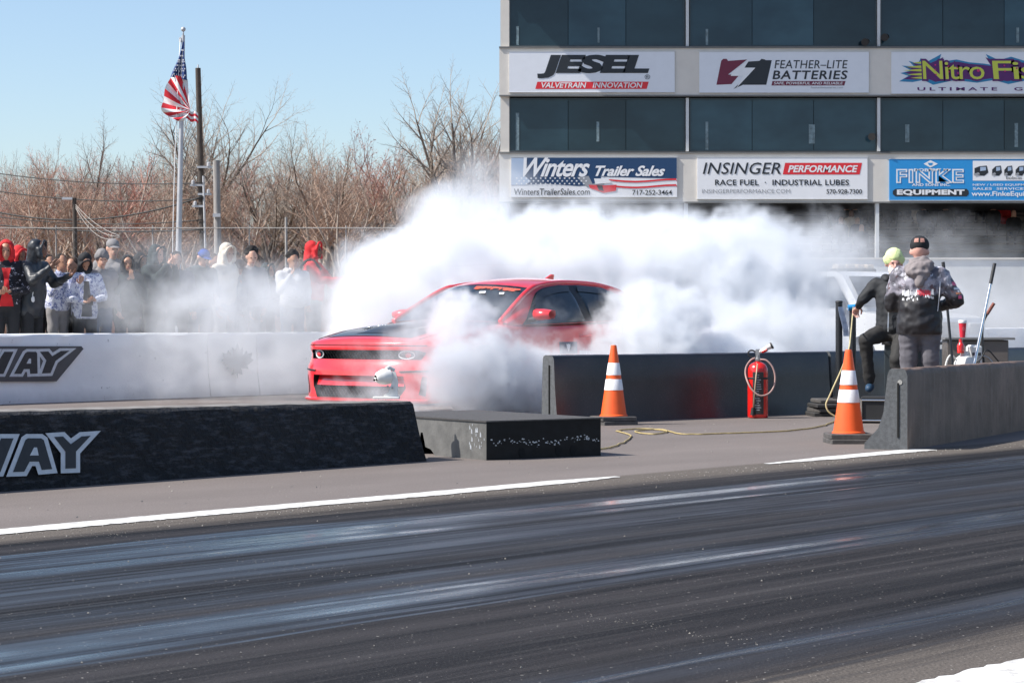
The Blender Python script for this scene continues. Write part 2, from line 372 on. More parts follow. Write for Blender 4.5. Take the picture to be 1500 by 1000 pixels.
z_ = k.n('ShaderNodeSeparateXYZ'); t.links.new(P, z_.inputs[0]); c = k.mix(k.m('MULTIPLY', k.rng(k.m('ADD', z_.outputs[2], k.m('MULTIPLY', k.noise(P, 3, 5), .2)), .28, .08), .5), c, (.25, .24, .24))
t.links.new(c, b.inputs['Base Color']); b.inputs['Roughness'].default_value = .7
bp = k.n('ShaderNodeBump'); bp.inputs['Distance'].default_value = .004; t.links.new(k.noise(P, 30, 6, .7), bp.inputs['Height']); t.links.new(bp.outputs[0], b.inputs['Normal'])
m_lite = M('letter_grey', (.52, .55, .58), .6, var=.1, scale=20); m_ldk = M('letter_black', (.022, .023, .026), .6, var=.2, scale=20); m_lmid = M('letter_shadow', (.06, .06, .065), .6)
m_black = M('matt_black', (.015, .015, .016), .6, var=.2); m_hole = M('hole_black', (.004, .004, .004), .9, var=0)

def wall_piece(parent, prof, x0, x1, mats, seed, name='wall_section', jit=.006, nx=None, endmat=True):
    """prof: list of (y,z) from near foot over the top to far foot; local x along the wall"""
    rr = random.Random(seed); n = nx or max(2, int((x1 - x0) / .08)); mb = MB()
    rows = []
    for i in range(n + 1):
        x = x0 + (x1 - x0) * i / n
        rows.append([(x + (rr.uniform(-1, 1) * jit if 0 < i < n else 0), y + rr.uniform(-1, 1) * jit * .6, max(-.01, z + (rr.uniform(-1, 1) * jit * .6 if z > .02 else 0))) for y, z in prof])
    mb.grid(rows); mb.cur = 1 if endmat else 0
    mb.add(rows[0], [tuple(range(len(prof)))]); mb.add(rows[-1], [tuple(range(len(prof)))])
    return mb.build(name, mats, parent, smooth=35)
# --- near low black wall with WAY lettering
uE, vE = uv(G(622, 675)); nw = thing('concrete_wall', 'low black painted concrete wall lettered WAY in pale grey, nearest on the left', 'barrier wall', T(uE, vE - .02), UA)
near_prof = [(0, 0), (.035, .10), (.07, .22), (.10, .33), (.12, .42), (.135, .465), (.165, .487), (.21, .493), (.38, .493), (.43, .47), (.45, .42), (.47, 0)]
o = wall_piece(nw, near_prof, -7.0, 0, [m_blk, m_blk, m_dust], 1, jit=.004)
for v_ in o.data.vertices: v_.co.z *= 1 - .10 * max(0, min(1, (v_.co.x + 4.5) / 4.5))
o.data.update()
for p in o.data.polygons:
    if p.normal.z > .9 and p.center.z > .42: p.material_index = 2
o = wall_piece(nw, near_prof, -14.0, -7.012, [m_blk, m_blk, m_dust], 2, jit=.004)
for p in o.data.polygons:
    if p.normal.z > .9 and p.center.z > .48: p.material_index = 2
# battered cap at the right end of the wall
def on_wall(parent_obj, rz, q0, q1):
    """returns map pixel -> local coordinates on the leaning face (q0,q1 local (y,z) of the face line)"""
    mw = Matrix.Translation(parent_obj.location) @ Matrix.Rotation(rz, 4, 'Z'); inv = mw.inverted()
    a, b_, c_ = mw @ Vector((0, *q0)), mw @ Vector((1, *q0)), mw @ Vector((0, *q1)); n = (b_ - a).cross(c_ - a).normalized()
    nl = (inv.to_3x3() @ n); nl = nl if nl.y < 0 else -nl
    return lambda px, py, h=0.: (inv @ on_plane(px, py, a, n)) + nl * h
def letters(parent, mp, letters_px, layers, zoff=(0, 470), zs=3.7025, base=.004):
    for li, (d, mat_, nm) in enumerate(layers):
        for k_, L_ in enumerate(letters_px):
            for j_, poly in enumerate(L_ if li == len(layers) - 1 else [L_[0]]):
                if li < len(layers) - 1 and len(L_) > 2 and False: continue
                pp = offset_poly(poly, d) if d else poly
                hole = (li == len(layers) - 1 and j_ > 0)
                h = base + .0035 * li + .0006 * k_ + (.0016 if hole else 0)
                px_ = [(zoff[0] + a / zs, zoff[1] + c / zs) for a, c in pp]
                mb = MB(); mb.prism(px_, lambda a, c, h=h: mp(a, c, h), lambda a, c, h=h: mp(a, c, h - .003)); mb.build('letter' if not hole else 'letter_counter', layers[li - 1][1] if hole else mat_, parent)
Wl = [[(a + 26, c) for a, c in [(-122, 640), (-62, 640), (-80, 740), (-30, 640), (36, 640), (-35, 822), (-95, 822), (-80, 760), (-125, 822), (-185, 822)]]]
Al = [[(60, 822), (128, 648), (140, 640), (212, 640), (226, 650), (271, 806), (216, 811), (201, 765), (150, 765), (120, 820)], [(172, 690), (188, 690), (197, 733), (150, 733)]]
Yl = [[(283, 633), (330, 630), (372, 672), (430, 630), (480, 626), (400, 712), (400, 802), (344, 804), (344, 712)]]
El = [[(-330, 640), (-190, 640), (-200, 685), (-290, 690), (-200, 720), (-210, 752), (-300, 760), (-210, 780), (-220, 825), (-360, 825)]]
mp = on_wall(nw, UA, near_prof[0], near_prof[4])
letters(nw, mp, [El, Wl, Al, Yl], [(24, m_lite, 'a'), (0, m_ldk, 'b')], base=.018)
# --- far white wall
uF, vF = uv(G(0, 592)); ww = thing('concrete_wall', 'long white painted concrete wall in front of the crowd with black WAY lettering and a maple leaf', 'barrier wall', T(uF, vF), UA)
wp = [(0, 0), (.02, .10), (.05, .30), (.07, .60), (.075, .835), (.095, .862), (.14, .872), (.30, .872), (.33, .85), (.335, .80), (.42, 0)]
us = [uv(on_plane(x, 560, T(uF, vF), V3))[0] - uF for x in (128, 310, 382)]
cuts = [-10.0, us[0] - 2.6 * 2, us[0], us[1], us[2]] + [us[2] + 3.05 * i for i in range(1, 12)]
for i in range(len(cuts) - 1):
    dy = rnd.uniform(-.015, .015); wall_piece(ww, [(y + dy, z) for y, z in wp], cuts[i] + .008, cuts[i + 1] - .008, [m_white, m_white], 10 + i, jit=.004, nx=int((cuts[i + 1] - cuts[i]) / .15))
mp = on_wall(ww, UA, (.0, 0), (.07, .80))
zz = dict(zoff=(0, 470), zs=3.7025)
W2 = [[(a + 52, c) for a, c in [(-120, 168), (-70, 168), (-85, 240), (-40, 168), (10, 168), (-45, 288), (-90, 288), (-82, 244), (-118, 288), (-165, 288)]]]
A2 = [[(65, 288), (125, 176), (138, 168), (182, 168), (190, 176), (192, 286), (152, 288), (150, 262), (118, 262), (104, 288)], [(146, 205), (156, 205), (156, 232), (132, 232)]]
Y2 = [[(205, 168), (250, 166), (272, 192), (318, 164), (366, 162), (290, 218), (262, 284), (215, 286), (240, 215)]]
bg = [[(-330, 138), (432, 138), (444, 152), (298, 328), (-330, 330)]]
letters(ww, mp, [bg], [(0, m_lmid, 'a')], base=.035)
letters(ww, mp, [W2, A2, Y2], [(15, m_lite, 'a'), (0, m_ldk, 'b')], base=.040)
leaf = [(0, -52), (9, -30), (22, -38), (19, -10), (36, -28), (40, -17), (58, -20), (52, -4), (62, 4), (38, 20), (42, 32), (14, 28), (20, 50), (2, 46), (0, 62), (-3, 46), (-22, 50), (-14, 28), (-42, 32), (-38, 20), (-62, 4), (-52, -4), (-58, -20), (-40, -17), (-36, -28), (-19, -10), (-22, -38), (-9, -30)]
mb = MB(); mb.prism([(345 + a * .38, 526 + c * .46) for a, c in leaf], lambda a, c: mp(a, c, .04), lambda a, c: mp(a, c, .035)); mb.build('maple_leaf_mark', M('leaf_mark_grey', (.10, .13, .17), .6), ww)
# --- middle black barriers behind the cones
pM0, pM1 = G(818, 621), G(1221, 604.5); MA = math.atan2(pM1.y - pM0.y, pM1.x - pM0.x); md = thing('jersey_barrier', 'long satin black barrier behind the left cone and the fire extinguisher', 'barrier', pM0, MA, 'black barriers along the pit side')
uS = (pM1 - pM0).length
mp_prof = [(0, 0), (.03, .12), (.055, .40), (.07, .65), (.085, .68), (.11, .69), (.20, .69), (.225, .68), (.235, .65), (.26, 0)]
wall_piece(md, mp_prof, 0, uS - .01, [m_mid, m_endf], 31, jit=.003)
mb = MB(); mb.box((-.004, .135, .34), (.01, .016, .50)); mb.build('slot', m_hole, md)
md2 = thing('jersey_barrier', 'black barrier carrying on to the right behind the two crewmen and the cabinet', 'barrier', pM1 + Vector((.02, .02, 0)), UA, 'black barriers along the pit side')
wall_piece(md2, mp_prof, .02, 9.5, [m_mid, m_endf], 32, jit=.003)
# --- right barrier, half jersey with its end face towards us
pe = G(1329, 659); pf = G(1500, 630); RA = math.atan2(pf.y - pe.y, pf.x - pe.x)
rb = thing('jersey_barrier', 'worn black half barrier with a grey slotted end face at the right edge', 'barrier', (pe.x, pe.y, 0), RA, 'black barriers along the pit side')
rprof = [(0, 0), (.0, .60), (.012, .640), (.03, .654), (.13, .654), (.15, .64), (.165, .60), (.20, .30), (.245, .17), (.36, .05), (.36, 0)]
wall_piece(rb, rprof, 0, 7.0, [m_blk2, m_endf], 41, jit=.0035)
mb = MB(); mb.box((-.004, .075, .32), (.01, .014, .44)); mb.build('slot', m_hole, rb)
mb = MB(); mb.lathe([(0, -.005), (.02, -.005), (.02, .01), (0, .01)], (0, .06, .545), 12, 'x'); mb.build('lifting_bolt', m_conc, rb)

# ================================================================== BLACK METAL BOX
bA, bB, bL = G(713, 674), G(880, 667), G(628, 671)
bx = thing('equipment_box', 'low black metal cover box with drain holes between the wall end and left cone', 'box', (bA.x, bA.y, 0), math.atan2(bB.y - bA.y, bB.x - bA.x))
inv = (Matrix.Translation(bx.location) @ Matrix.Rotation(bx.rotation_euler.z, 4, 'Z')).inverted()
lb = (bB - bA).length; lw = 1.75; hb = .288
m_boxd = M('box_black_metal', (.009, .009, .010), .5, var=.4, scale=9, bump=.003, bscale=14, spec=.2); m_boxl = M('box_sunlit_side', (.12, .118, .112), .5, var=.25, scale=10, bump=.002); m_boxt = M('box_gritty_top', (.07, .066, .064), .8, var=.35, scale=60, bump=.002, bscale=200)  # same black metal: sunlit left side painted paler, unlit sides darker
mb = MB(); mb.box((lb / 2, 0.003, hb / 2), (lb, .006, hb)); mb.build('side_panel', m_boxd, bx)
mb = MB(); mb.box((lb - .003, lw / 2, hb / 2), (.006, lw - .012, hb)); mb.build('side_panel', m_boxd, bx)
mb = MB(); mb.prism([(0, 0), (.20, 0), (.72, .0), (.78, .045), (.86, .06), (.90, .17), (.93, .17), (.97, .03), (1.0, 0), (lw, 0), (lw, hb), (0, hb)], lambda y, z: (.0, y + .006, z), lambda y, z: (.006, y + .006, z)); mb.build('side_panel', m_boxl, bx)
mb = MB(); mb.box((lb / 2, lw - .003, hb / 2), (lb - .02, .006, hb)); mb.build('side_panel', m_boxd, bx)
mb = MB()
rows = []
for i in range(9):
    rows.append([(-.012 + (lb + .024) * j / 10, -.012 + (lw + .024) * i / 8, hb + .006 + .014 * math.sin(math.pi * i / 8) * math.sin(math.pi * j / 10)) for j in range(11)])
mb.grid(rows); mb.box((lb / 2, lw / 2, hb + .0005), (lb + .024, lw + .024, .008)); mb.build('lid', m_boxt, bx, smooth=40)
for x in (.30, .62, .75):
    mb = MB(); mb.prism([(x * lb + .028 * math.cos(a), .055 + (.030 if math.sin(a) > 0 else .045) * math.sin(a)) for a in np.linspace(0, 2 * math.pi, 17)[:-1]], lambda x_, z: (x_, -.003, z), lambda x_, z: (x_, .0015, z)); mb.build('drain_hole', m_hole, bx)
mb = MB(); rr = random.Random(3)
for i in range(90):
    x = rr.uniform(.03, lb - .02); z = .12 + .015 * math.sin(x * 9) + rr.gauss(0, .012); s_ = rr.uniform(.003, .011); mb.add([(x, -.0022, z), (x + s_ * 1.6, -.0022, z + rr.uniform(-.002, .004)), (x + s_, -.0022, z + s_), (x - s_ * .3, -.0022, z + s_ * .7)], [(0, 1, 2, 3)])
for i in range(26):
    y = rr.uniform(.02, .26); z = rr.uniform(.04, .26); s_ = rr.uniform(.004, .022); mb.add([(-.0022, y, z), (-.0022, y + s_, z + .003), (-.0022, y + s_ * .8, z + s_ * 2), (-.0022, y + .002, z + s_ * 1.3)], [(0, 1, 2, 3)])
o = mb.build('scraped_paint', M('scraped_metal', (.50, .52, .55), .45, .4, var=.3, scale=60), bx, fix=False); o['kind'] = 'stuff'
# yellow hose on the ground
m_rope = M('yellow_hose', (.40, .31, .13), .6, var=.25, scale=30)
pts = smooth_path([G(872, 660), G(900, 655), G(925, 640), G(905, 632), G(945, 629), G(978, 633), G(955, 637), G(930, 633), G(968, 630), G(1000, 637), G(1060, 636), G(1120, 634), G(1165, 631), G(1205, 625), G(1225, 618), G(1262, 613), G(1300, 608), G(1330, 604)], 8)
pts = [p + Vector((rnd.gauss(0, .006), rnd.gauss(0, .012), .010)) for p in pts]
mb = MB(); mb.tube(pts, .007, 6); tag(mb.build('garden_hose', m_rope, smooth=180), 'thin yellow hose snaking over the asphalt from the black box to the right barrier', 'hose')

# ================================================================== CONES
m_or = M('cone_orange', (.85, .12, .025), .45, var=.06, scale=6, spec=.4); m_ref = M('reflective_white', (.80, .79, .80), .35, var=.06, scale=60, bump=.0006, bscale=300); m_rub = M('black_rubber', (.030, .029, .029), .75, var=.3, scale=14, bump=.002)
m_rubg = M('dusty_rubber', (.075, .07, .067), .8, var=.3, scale=14, bump=.002)
def cone(label, loc, rz, nb, lean=0.):
    c = thing('traffic_cone', label, 'traffic cone', loc, rz, 'orange traffic cones')
    z0 = 0
    for i in range(nb):
        mb = MB(); mb.box((rnd.uniform(-.006, .006), rnd.uniform(-.006, .006), z0 + .021), (.37, .37, .040), rnd.uniform(-.05, .05), .008); mb.build('base', m_rubg, c, smooth=30); z0 += .043
    rz_ = lambda z: .132 + (.030 - .132) * z / .70
    prof = [(.142, 0), (.140, .012), (rz_(.02), .02)] + [(rz_(z), z) for z in (.10, .2, .3, .4, .5, .6, .68)] + [(.030, .70), (.026, .712), (.020, .712), (.017, .69)]
    mb = MB(); mb.lathe(prof, (0, 0, z0 - .003), 40); mb.build('cone_body', m_or, c, smooth=40)
    for a, b_ in ((.262, .372), (.412, .535)):
        mb = MB(); mb.lathe([(rz_(a) + .001, a), (rz_(a) + .003, a + .002), (rz_(b_) + .003, b_ - .002), (rz_(b_) + .001, b_)], (0, 0, z0 - .003), 40); mb.build('reflective_collar', m_ref, c, smooth=40)
    return c
c1 = G(899, 621.5); cone('orange cone with two white bands in front of the satin black barrier', (c1.x, c1.y, 0), R(20), 2)
c2 = G(1243, 648.5); cone('orange cone with two white bands on a thick rubber base beside the right barrier end', (c2.x, c2.y, 0), R(2), 2)
m_rope2 = M('pale_yellow_cord', (.55, .47, .25), .6, var=.2)
yc = c2.y + .35
pts = smooth_path([W(1250, 450, 24.2), W(1246, 492, 22), W(1243, 512, yc), W(1233, 540, yc), W(1224, 560, yc), W(1215, 580, yc), W(1210, 592, yc), W(1214, 603, yc), W(1226, 611, yc), W(1240, 618, yc)], 6)
mb = MB(); mb.tube(pts, .007, 6); tag(mb.build('hanging_cord', m_rope2, smooth=180), 'pale yellow cord hanging down over the right cone tip', 'cord')

# ================================================================== FIRE EXTINGUISHER
m_red = M('extinguisher_red', (.62, .015, .012), .22, var=.08, scale=8, coat=.6); m_hosep = M('pink_grey_hose', (.42, .27, .24), .5, var=.15); m_steel = M('dull_steel', (.42, .42, .42), .35, .8, var=.15); m_lab = M('dark_label', (.035, .03, .03), .4, var=.3, scale=60); m_wh = M('white_paint', (.78, .78, .77), .5, var=.05)
fe = thing('fire_extinguisher', 'large red fire extinguisher standing against the satin black barrier', 'fire extinguisher', G(1110, 612), R(-10)); fe.scale = (.93, .93, .88)
mb = MB(); mb.lathe([(0, 0), (.105, 0), (.117, .012), (.118, .03), (.118, .55), (.114, .60), (.095, .645), (.06, .67), (.035, .68), (.03, .70), (0, .70)], n=36); mb.build('cylinder', m_red, fe, smooth=50)
mb = MB(); mb.grid([[(.1195 * math.sin(a), -.1195 * math.cos(a), z) for a in np.linspace(R(-25), R(38), 12)] for z in (.05, .56)]); mb.build('label', m_lab, fe, smooth=180)
mb = MB()
rr = random.Random(9)
for i in range(16):
    z = .10 + i * .028; a0 = rr.uniform(-12, 0); a1 = rr.uniform(8, 26); mb.grid([[(.1206 * math.sin(R(a)), -.1206 * math.cos(R(a)), z_) for a in np.linspace(a0, a1, 6)] for z_ in (z, z + .006)])
o = mb.build('label_print', m_lite, fe, fix=False); o['kind'] = 'stuff'
mb = MB(); mb.lathe([(.038, .69), (.04, .70), (.04, .72), (.025, .73), (.025, .78), (0, .78)], n=16); mb.box((0, 0, .80), (.05, .05, .07), 0, .006); mb.build('valve', m_steel, fe, smooth=40)
mb = MB(); mb.tube(smooth_path([(-.02, 0, .80), (-.07, 0, .82), (-.105, 0, .80), (-.10, 0, .755), (-.06, 0, .735)], 5), .010, 8); mb.build('carry_handle', m_black, fe, smooth=60)
mb = MB(); mb.tube([(.02, -.01, .80), (.10, -.015, .845), (.155, -.015, .875)], [.018, .026, .034], 12); mb.build('nozzle', M('nozzle_white', (.7, .66, .65), .4), fe, smooth=50)
mb = MB(); mb.tube([(.152, -.015, .873), (.17, -.015, .882)], .040, 14); mb.build('nozzle_rim', m_black, fe, smooth=50)
mb = MB(); mb.tube([(.05, -.042, .80), (.11, -.05, .83)], [.02, .02], 8); mb.build('trigger', m_red, fe, smooth=50)
mb = MB(); mb.tube(smooth_path([(.03, -.02, .71), (.10, -.03, .70), (.17, -.03, .62), (.20, -.03, .50), (.185, -.05, .38), (.13, -.10, .30), (.04, -.14, .275), (-.03, -.14, .32), (-.09, -.12, .40), (-.135, -.06, .52), (-.13, -.03, .62), (-.08, -.03, .70), (-.03, -.02, .73)], 8), .0105, 8); mb.build('hose', m_hosep, fe, smooth=180)
mb = MB(); mb.tube([(.005, -.128, .66), (-.02, -.130, .40), (-.045, -.132, .10)], .008, 8); mb.build('discharge_tube', M('tan_tube', (.45, .33, .22), .5), fe, smooth=180)
mb = MB(); mb.tube([(-.045, -.13, .13), (-.05, -.13, .04)], [.02, .03], 10); mb.build('horn', m_black, fe, smooth=60)
mb = MB(); mb.lathe([(.1185, .47), (.121, .475), (.121, .49), (.1185, .495)], n=32); mb.build('strap', m_black, fe, smooth=60)

# ================================================================== WHITE TRACK-SIDE CAMERA on the near wall
tc_ = thing('trackside_camera', 'white round-headed camera on a bracket standing on top of the near black wall', 'camera', W(566, 584, uv(G(622, 675))[1] * 0 + 17.05), 0)
tc_.location.z = .452
m_cw = M('camera_white', (.74, .73, .70), .35, var=.12, scale=20)
mb = MB(); mb.prism([(-.01, 0), (.085, 0), (.088, .13), (.07, .20), (.045, .21), (.04, .12), (.02, .05), (-.02, .03)], lambda x, z: (x, .03, z), lambda x, z: (x, -.03, z)); mb.build('bracket', m_cw, tc_, smooth=30)
mb = MB(); mb.box((0, 0, .008), (.20, .12, .016), 0, .004); mb.build('foot_plate', m_cw, tc_, smooth=30)
mb = MB(); mb.tube([(-.075, -.05, .155), (-.06, -.04, .158), (-.02, -.01, .165), (.02, .01, .17), (.035, .02, .172)], [.028, .045, .062, .060, .035], 20); mb.build('camera_head', m_cw, tc_, smooth=40)
for dx, dz in ((0, .015), (-.012, -.012), (.014, -.010)):
    mb = MB(); mb.ball((-.080 + dx * .7, -.058 - dx * .3, .155 + dz), .0085, 8, 6); mb.build('lens', m_hole, tc_, smooth=180)
mb = MB(); mb.tube([(.0, -.02, .225), (.02, 0, .235), (.06, .02, .215)], [.014, .018, .012], 10); mb.build('cap', m_cw, tc_, smooth=60)
for x in (.012, .045):
    mb = MB(); mb.lathe([(.0, -.012), (.008, -.01), (.008, .0)], (x, -.034, .10 - x * .4), 8, 'y'); mb.build('screw', m_steel, tc_)
# ================================================================== RED CAR
m_paint = M('red_car_paint', (.70, .012, .018), .28, var=.03, scale=2, coat=1.0, spec=.5)
m_blkp = M('satin_black_paint', (.018, .018, .020), .35, var=.1, coat=.4); m_glass = M('dark_tinted_glass', (.006, .012, .016), .04, var=0, coat=.6, spec=.6); m_trim = M('black_trim', (.012, .012, .013), .4, var=.1)
m_chr = M('bright_metal', (.75, .75, .74), .18, 1., var=.05); m_tyre = M('tyre_rubber', (.018, .018, .018), .8, var=.2, bump=.002); m_rim = M('dark_rim', (.03, .03, .032), .3, .7, var=.1)
car = thing('sports_sedan', 'red four-door sports sedan with black hood panel spinning its tyres in the smoke', 'car', (-1.70, 24.05, 0), UA + math.pi)
def ip(x, tab):
    xs_ = [a for a, _ in tab]; return float(np.interp(-x, xs_, [b for _, b in tab]))
top_t = [(0, .84), (.06, .865), (.25, .90), (.6, .95), (1.0, .99), (1.5, 1.035), (2, 1.02), (4.2, 1.06), (4.5, 1.13), (4.95, 1.11), (5.05, 1.05)]
def halfw(x):
    w = ip(x, [(0, .93), (.3, .955), (1.6, .955), (2.0, .94), (3.2, .94), (3.6, .96), (4.6, .95), (5.05, .90)])
    for cx in (-1.0, -4.06): w += .055 * math.exp(-((x - cx) / .36) ** 2)
    return w
def nose(z): return float(np.interp(z, [.14, .20, .30, .42, .55, .60, .68, .74, .80, .86, .9], [-.05, -.01, -.02, .0, -.01, -.05, -.07, -.035, -.05, -.10, -.15]))
def bend(x, y, z):                      # rounds the front and the tail in plan
    f = max(0, 1 + x / 1.1); x2 = x - .27 * (abs(y) / .95) ** 3.6 * f + nose(z) * max(0, 1 + x / .5)
    r_ = max(0, (-x - 4.5) / .55); return x2 + .22 * (abs(y) / .95) ** 2.6 * r_
def half_ring(x):
    hw, tp = halfw(x), ip(x, top_t); zb = .17; zs = tp - .11
    pts = []
    for i in range(13):
        z = zb + (zs - zb) * i / 12; q = (z - .58) / .45; y = hw * (1 - .045 * q * q) + .012 * math.exp(-((z - zs + .06) / .05) ** 2); pts.append((y, z))
    y0 = pts[-1][0]
    for a in (20, 40, 60, 75): pts.append((y0 - .10 * (1 - math.cos(R(a))), zs + .075 * math.sin(R(a))))
    y1, z1 = pts[-1]
    for i in range(1, 11):
        y = y1 * (1 - i / 10); pts.append((y, z1 + (tp - z1) * (1 - (y / y1) ** 2)))
    return pts
sts = [0, -.02, -.05, -.09, -.14, -.2, -.28, -.37, -.47] + [-.6 - .1 * i for i in range(45)] + [-5.05]
rows = []
for x in sts:
    h = half_ring(x); ring = [(y, z) for y, z in h] + [(-y, z) for y, z in h[-2::-1]]; rows.append([Vector((bend(x, y, z), y, z)) for y, z in ring])
mb = MB(); mb.grid(rows)
h = half_ring(0)
capf = []
for y, z in h: capf.append([Vector((bend(0, y * q, z + (ip(0, top_t) - z) * 0), y * q, z)) for q in np.linspace(1, -1, 25)])
mb.grid(capf)
h = half_ring(-5.05); mb.grid([[Vector((bend(-5.05, y * q, z), y * q, z)) for q in np.linspace(1, -1, 13)] for y, z in h])
# floor
mb.grid([[Vector((bend(x, y, .17), y, .17)) for y in (halfw(x) * .955 * q for q in np.linspace(1, -1, 5))] for x in sts])
body = mb.build('body', [m_paint, m_hole], car, smooth=40)
def cutter(mb): return mb.build('cutter', m_hole)
def cut(o, mbs):
    for q in mbs:
        old = o.data
        for tr_ in range(6):
            c = cutter(q); c.parent = car; c.location = (.0031 * tr_, .0, .0017 * tr_); md_ = o.modifiers.new('b', 'BOOLEAN'); md_.operation = 'DIFFERENCE'; md_.object = c; md_.solver = 'EXACT' if tr_ % 2 == 0 else 'FAST'
            bpy.context.view_layer.update(); bake(o); bpy.data.objects.remove(c); co = np.empty(len(o.data.vertices) * 3); o.data.vertices.foreach_get('co', co); co = co.reshape(-1, 3)
            if abs(co[:, 1]).max() < 1.07 and co[:, 0].max() < .12 and len(co) > 500: break
            o.data = old
cs = []
for cx in (-1.0, -4.06):
    mb = MB(); mb.tube([(cx, -1.3, .345), (cx, -.62, .345)], .40, 32); cs.append(mb); mb = MB(); mb.tube([(cx, .62, .345), (cx, 1.3, .345)], .40, 32); cs.append(mb)
def yz_prism(poly, x0, x1):
    mb = MB(); mb.prism(poly, lambda y, z: (x0, y, z), lambda y, z: (x1, y, z)); return mb
cs.append(yz_prism([(-.80, .625), (.80, .625), (.84, .70), (.78, .725), (-.78, .725), (-.84, .70)], -.42, .2))
cs.append(yz_prism([(-.60, .215), (.60, .215), (.68, .33), (.66, .455), (-.66, .455), (-.68, .33)], -.22, .2))
for s in (-1, 1): cs.append(yz_prism([(s * .80, .26), (s * .86, .24), (s * .88, .44), (s * .84, .45)], -.34, -.0))
cut(body, cs)
bmx = bmesh.new(); bmx.from_mesh(body.data); bmx.free()
# grille and intake fillings
mb = MB(); mb.grid([[(bend(0, y, .67) - .16, y, z) for y in np.linspace(-.80, .80, 13)] for z in (.61, .74)]); mb.build('grille_back', m_hole, car)
def hexmesh(y0, y1, z0, z1, sx, sz, xf_, r=.0045):
    mb = MB(); nz = int((z1 - z0) / sz) + 1; ny = int((y1 - y0) / sx) + 1
    for i in range(nz):
        for j in range(ny):
            y = y0 + j * sx + (sx / 2 if i % 2 else 0); z = z0 + i * sz
            for dy, dz in ((sx / 2, sz), (-sx / 2, sz)):
                if y0 <= y + dy <= y1 and z + dz <= z1 + .001 and y <= y1: mb.tube([(xf_(y, z), y, z), (xf_(y + dy, z + dz), y + dy, z + dz)], r, 3, False)
    return mb
hexmesh(-.56, .56, .625, .725, .05, .025, lambda y, z: bend(0, y, z) - .04).build('grille', m_trim, car, fix=False)['kind'] = 'stuff'
mb = MB(); mb.grid([[(bend(0, y, .30) - .17, y, z) for y in np.linspace(-.66, .66, 13)] for z in (.20, .47)]); mb.build('intake_back', m_hole, car)
hexmesh(-.60, .60, .225, .34, .055, .028, lambda y, z: bend(0, y, z) - .05).build('lower_grille', m_trim, car, fix=False)['kind'] = 'stuff'
mb = MB(); mb.grid([[(bend(0, y, z) - .03 - .05 * (z - .34) / .11, y, z) for y in np.linspace(-.64, .64, 21)] for z in (.345, .40, .452)]); mb.build('bumper_beam', m_paint, car, smooth=180)
mb = MB(); mb.grid([[(bend(0, y, .2) + dx, y, z) for y in np.linspace(-.90, .90, 31)] for dx, z in ((0, .17), (.03, .165), (.055, .185), (.055, .20), (.0, .215))]); mb.build('splitter', m_paint, car, smooth=40)
for s in (-1, 1):
    hl = MB(); hl.grid([[(bend(0, s * y, z) - .035, s * y, z) for y in np.linspace(.56, .80, 8)] for z in (.627, .723)]); hl = hl.build('headlight', m_glass, car)
    cx = .64 * s
    mb = MB(); mb.tube([(bend(0, cx + .085 * math.cos(a), .675) - .015, cx + .085 * math.cos(a), .675 + .042 * math.sin(a)) for a in np.linspace(0, 2 * math.pi, 21)], .007, 6); mb.build('light_ring', m_wh, car if False else hl, smooth=180)
    mb = MB(); mb.ball((bend(0, cx, .675) - .03, cx, .675), (.02, .055, .03), 12, 8); mb.build('reflector', m_paint, hl, smooth=180)
# hood panel, scoop, extractors
def surf(x, y, dz=0.):
    h = half_ring(x); yt = [p[0] for p in h][12:][::-1]; zt = [p[1] for p in h][12:][::-1]
    z = float(np.interp(abs(y), yt, zt)); return Vector((bend(x, y, z), y, z + dz))
mb = MB(); mb.grid([[surf(x, y * (.62 + .10 * (-x / 1.4)), .005) for y in np.linspace(-1, 1, 17)] for x in np.linspace(-.10, -1.46, 18)]); mb.build('hood_panel', m_blkp, car, smooth=180)
mb = MB(); mb.grid([[surf(x, y, .008 + .035 * max(0, 1 - (abs(y) / .24) ** 4) * math.sin(math.pi * min(1, (-x - .25) / .5) / 2) * (1 if x < -.25 else 0)) for y in np.linspace(-.26, .26, 13)] for x in np.linspace(-.25, -1.2, 14)]); mb.build('hood_scoop', m_blkp, car, smooth=180)
for s in (-1, 1):
    mb = MB(); mb.grid([[surf(-.78 + .19 * q * math.cos(a), s * .42 + .085 * q * math.sin(a), .012) for a in np.linspace(0, 2 * math.pi, 25)] for q in (.0, .5, 1)]); he = mb.build('heat_extractor', m_blkp, car, smooth=180)
    mb = MB()
    for i in range(9):
        for j in range(5):
            x = -.94 + i * .04; y = s * .42 - .07 + j * .035 + (.017 if i % 2 else 0)
            if ((x + .78) / .18) ** 2 + ((y - s * .42) / .08) ** 2 < 1: p = surf(x, y, .016); mb.ball(p, (.014, .011, .005), 6, 4)
    mb.build('extractor_mesh', m_chr, he, smooth=180, fix=False)['kind'] = 'stuff'
for s in (-1, 1):
    mb = MB(); mb.tube([surf(x, s * (.735 + .05 * (-x / 1.4)), .001) for x in np.linspace(-.06, -1.44, 16)], .004, 4); mb.build('hood_gap', m_hole, car, smooth=180)
    mb = MB(); mb.tube([Vector((bend(-.56, 0, 0) + 0 * z - (.86 - z) * .12, s * (halfw(-.56) * (1 - .045 * ((z - .58) / .45) ** 2) + .001), z)) for z in np.linspace(.62, .86, 6)], .0045, 4); mb.build('bumper_gap', m_hole, car, smooth=180)
mb = MB(); mb.tube([(bend(0, y, .775) + .001, y, .775) for y in np.linspace(-.86, .86, 33)], .005, 4); mb.build('hood_gap', m_hole, car, smooth=180)
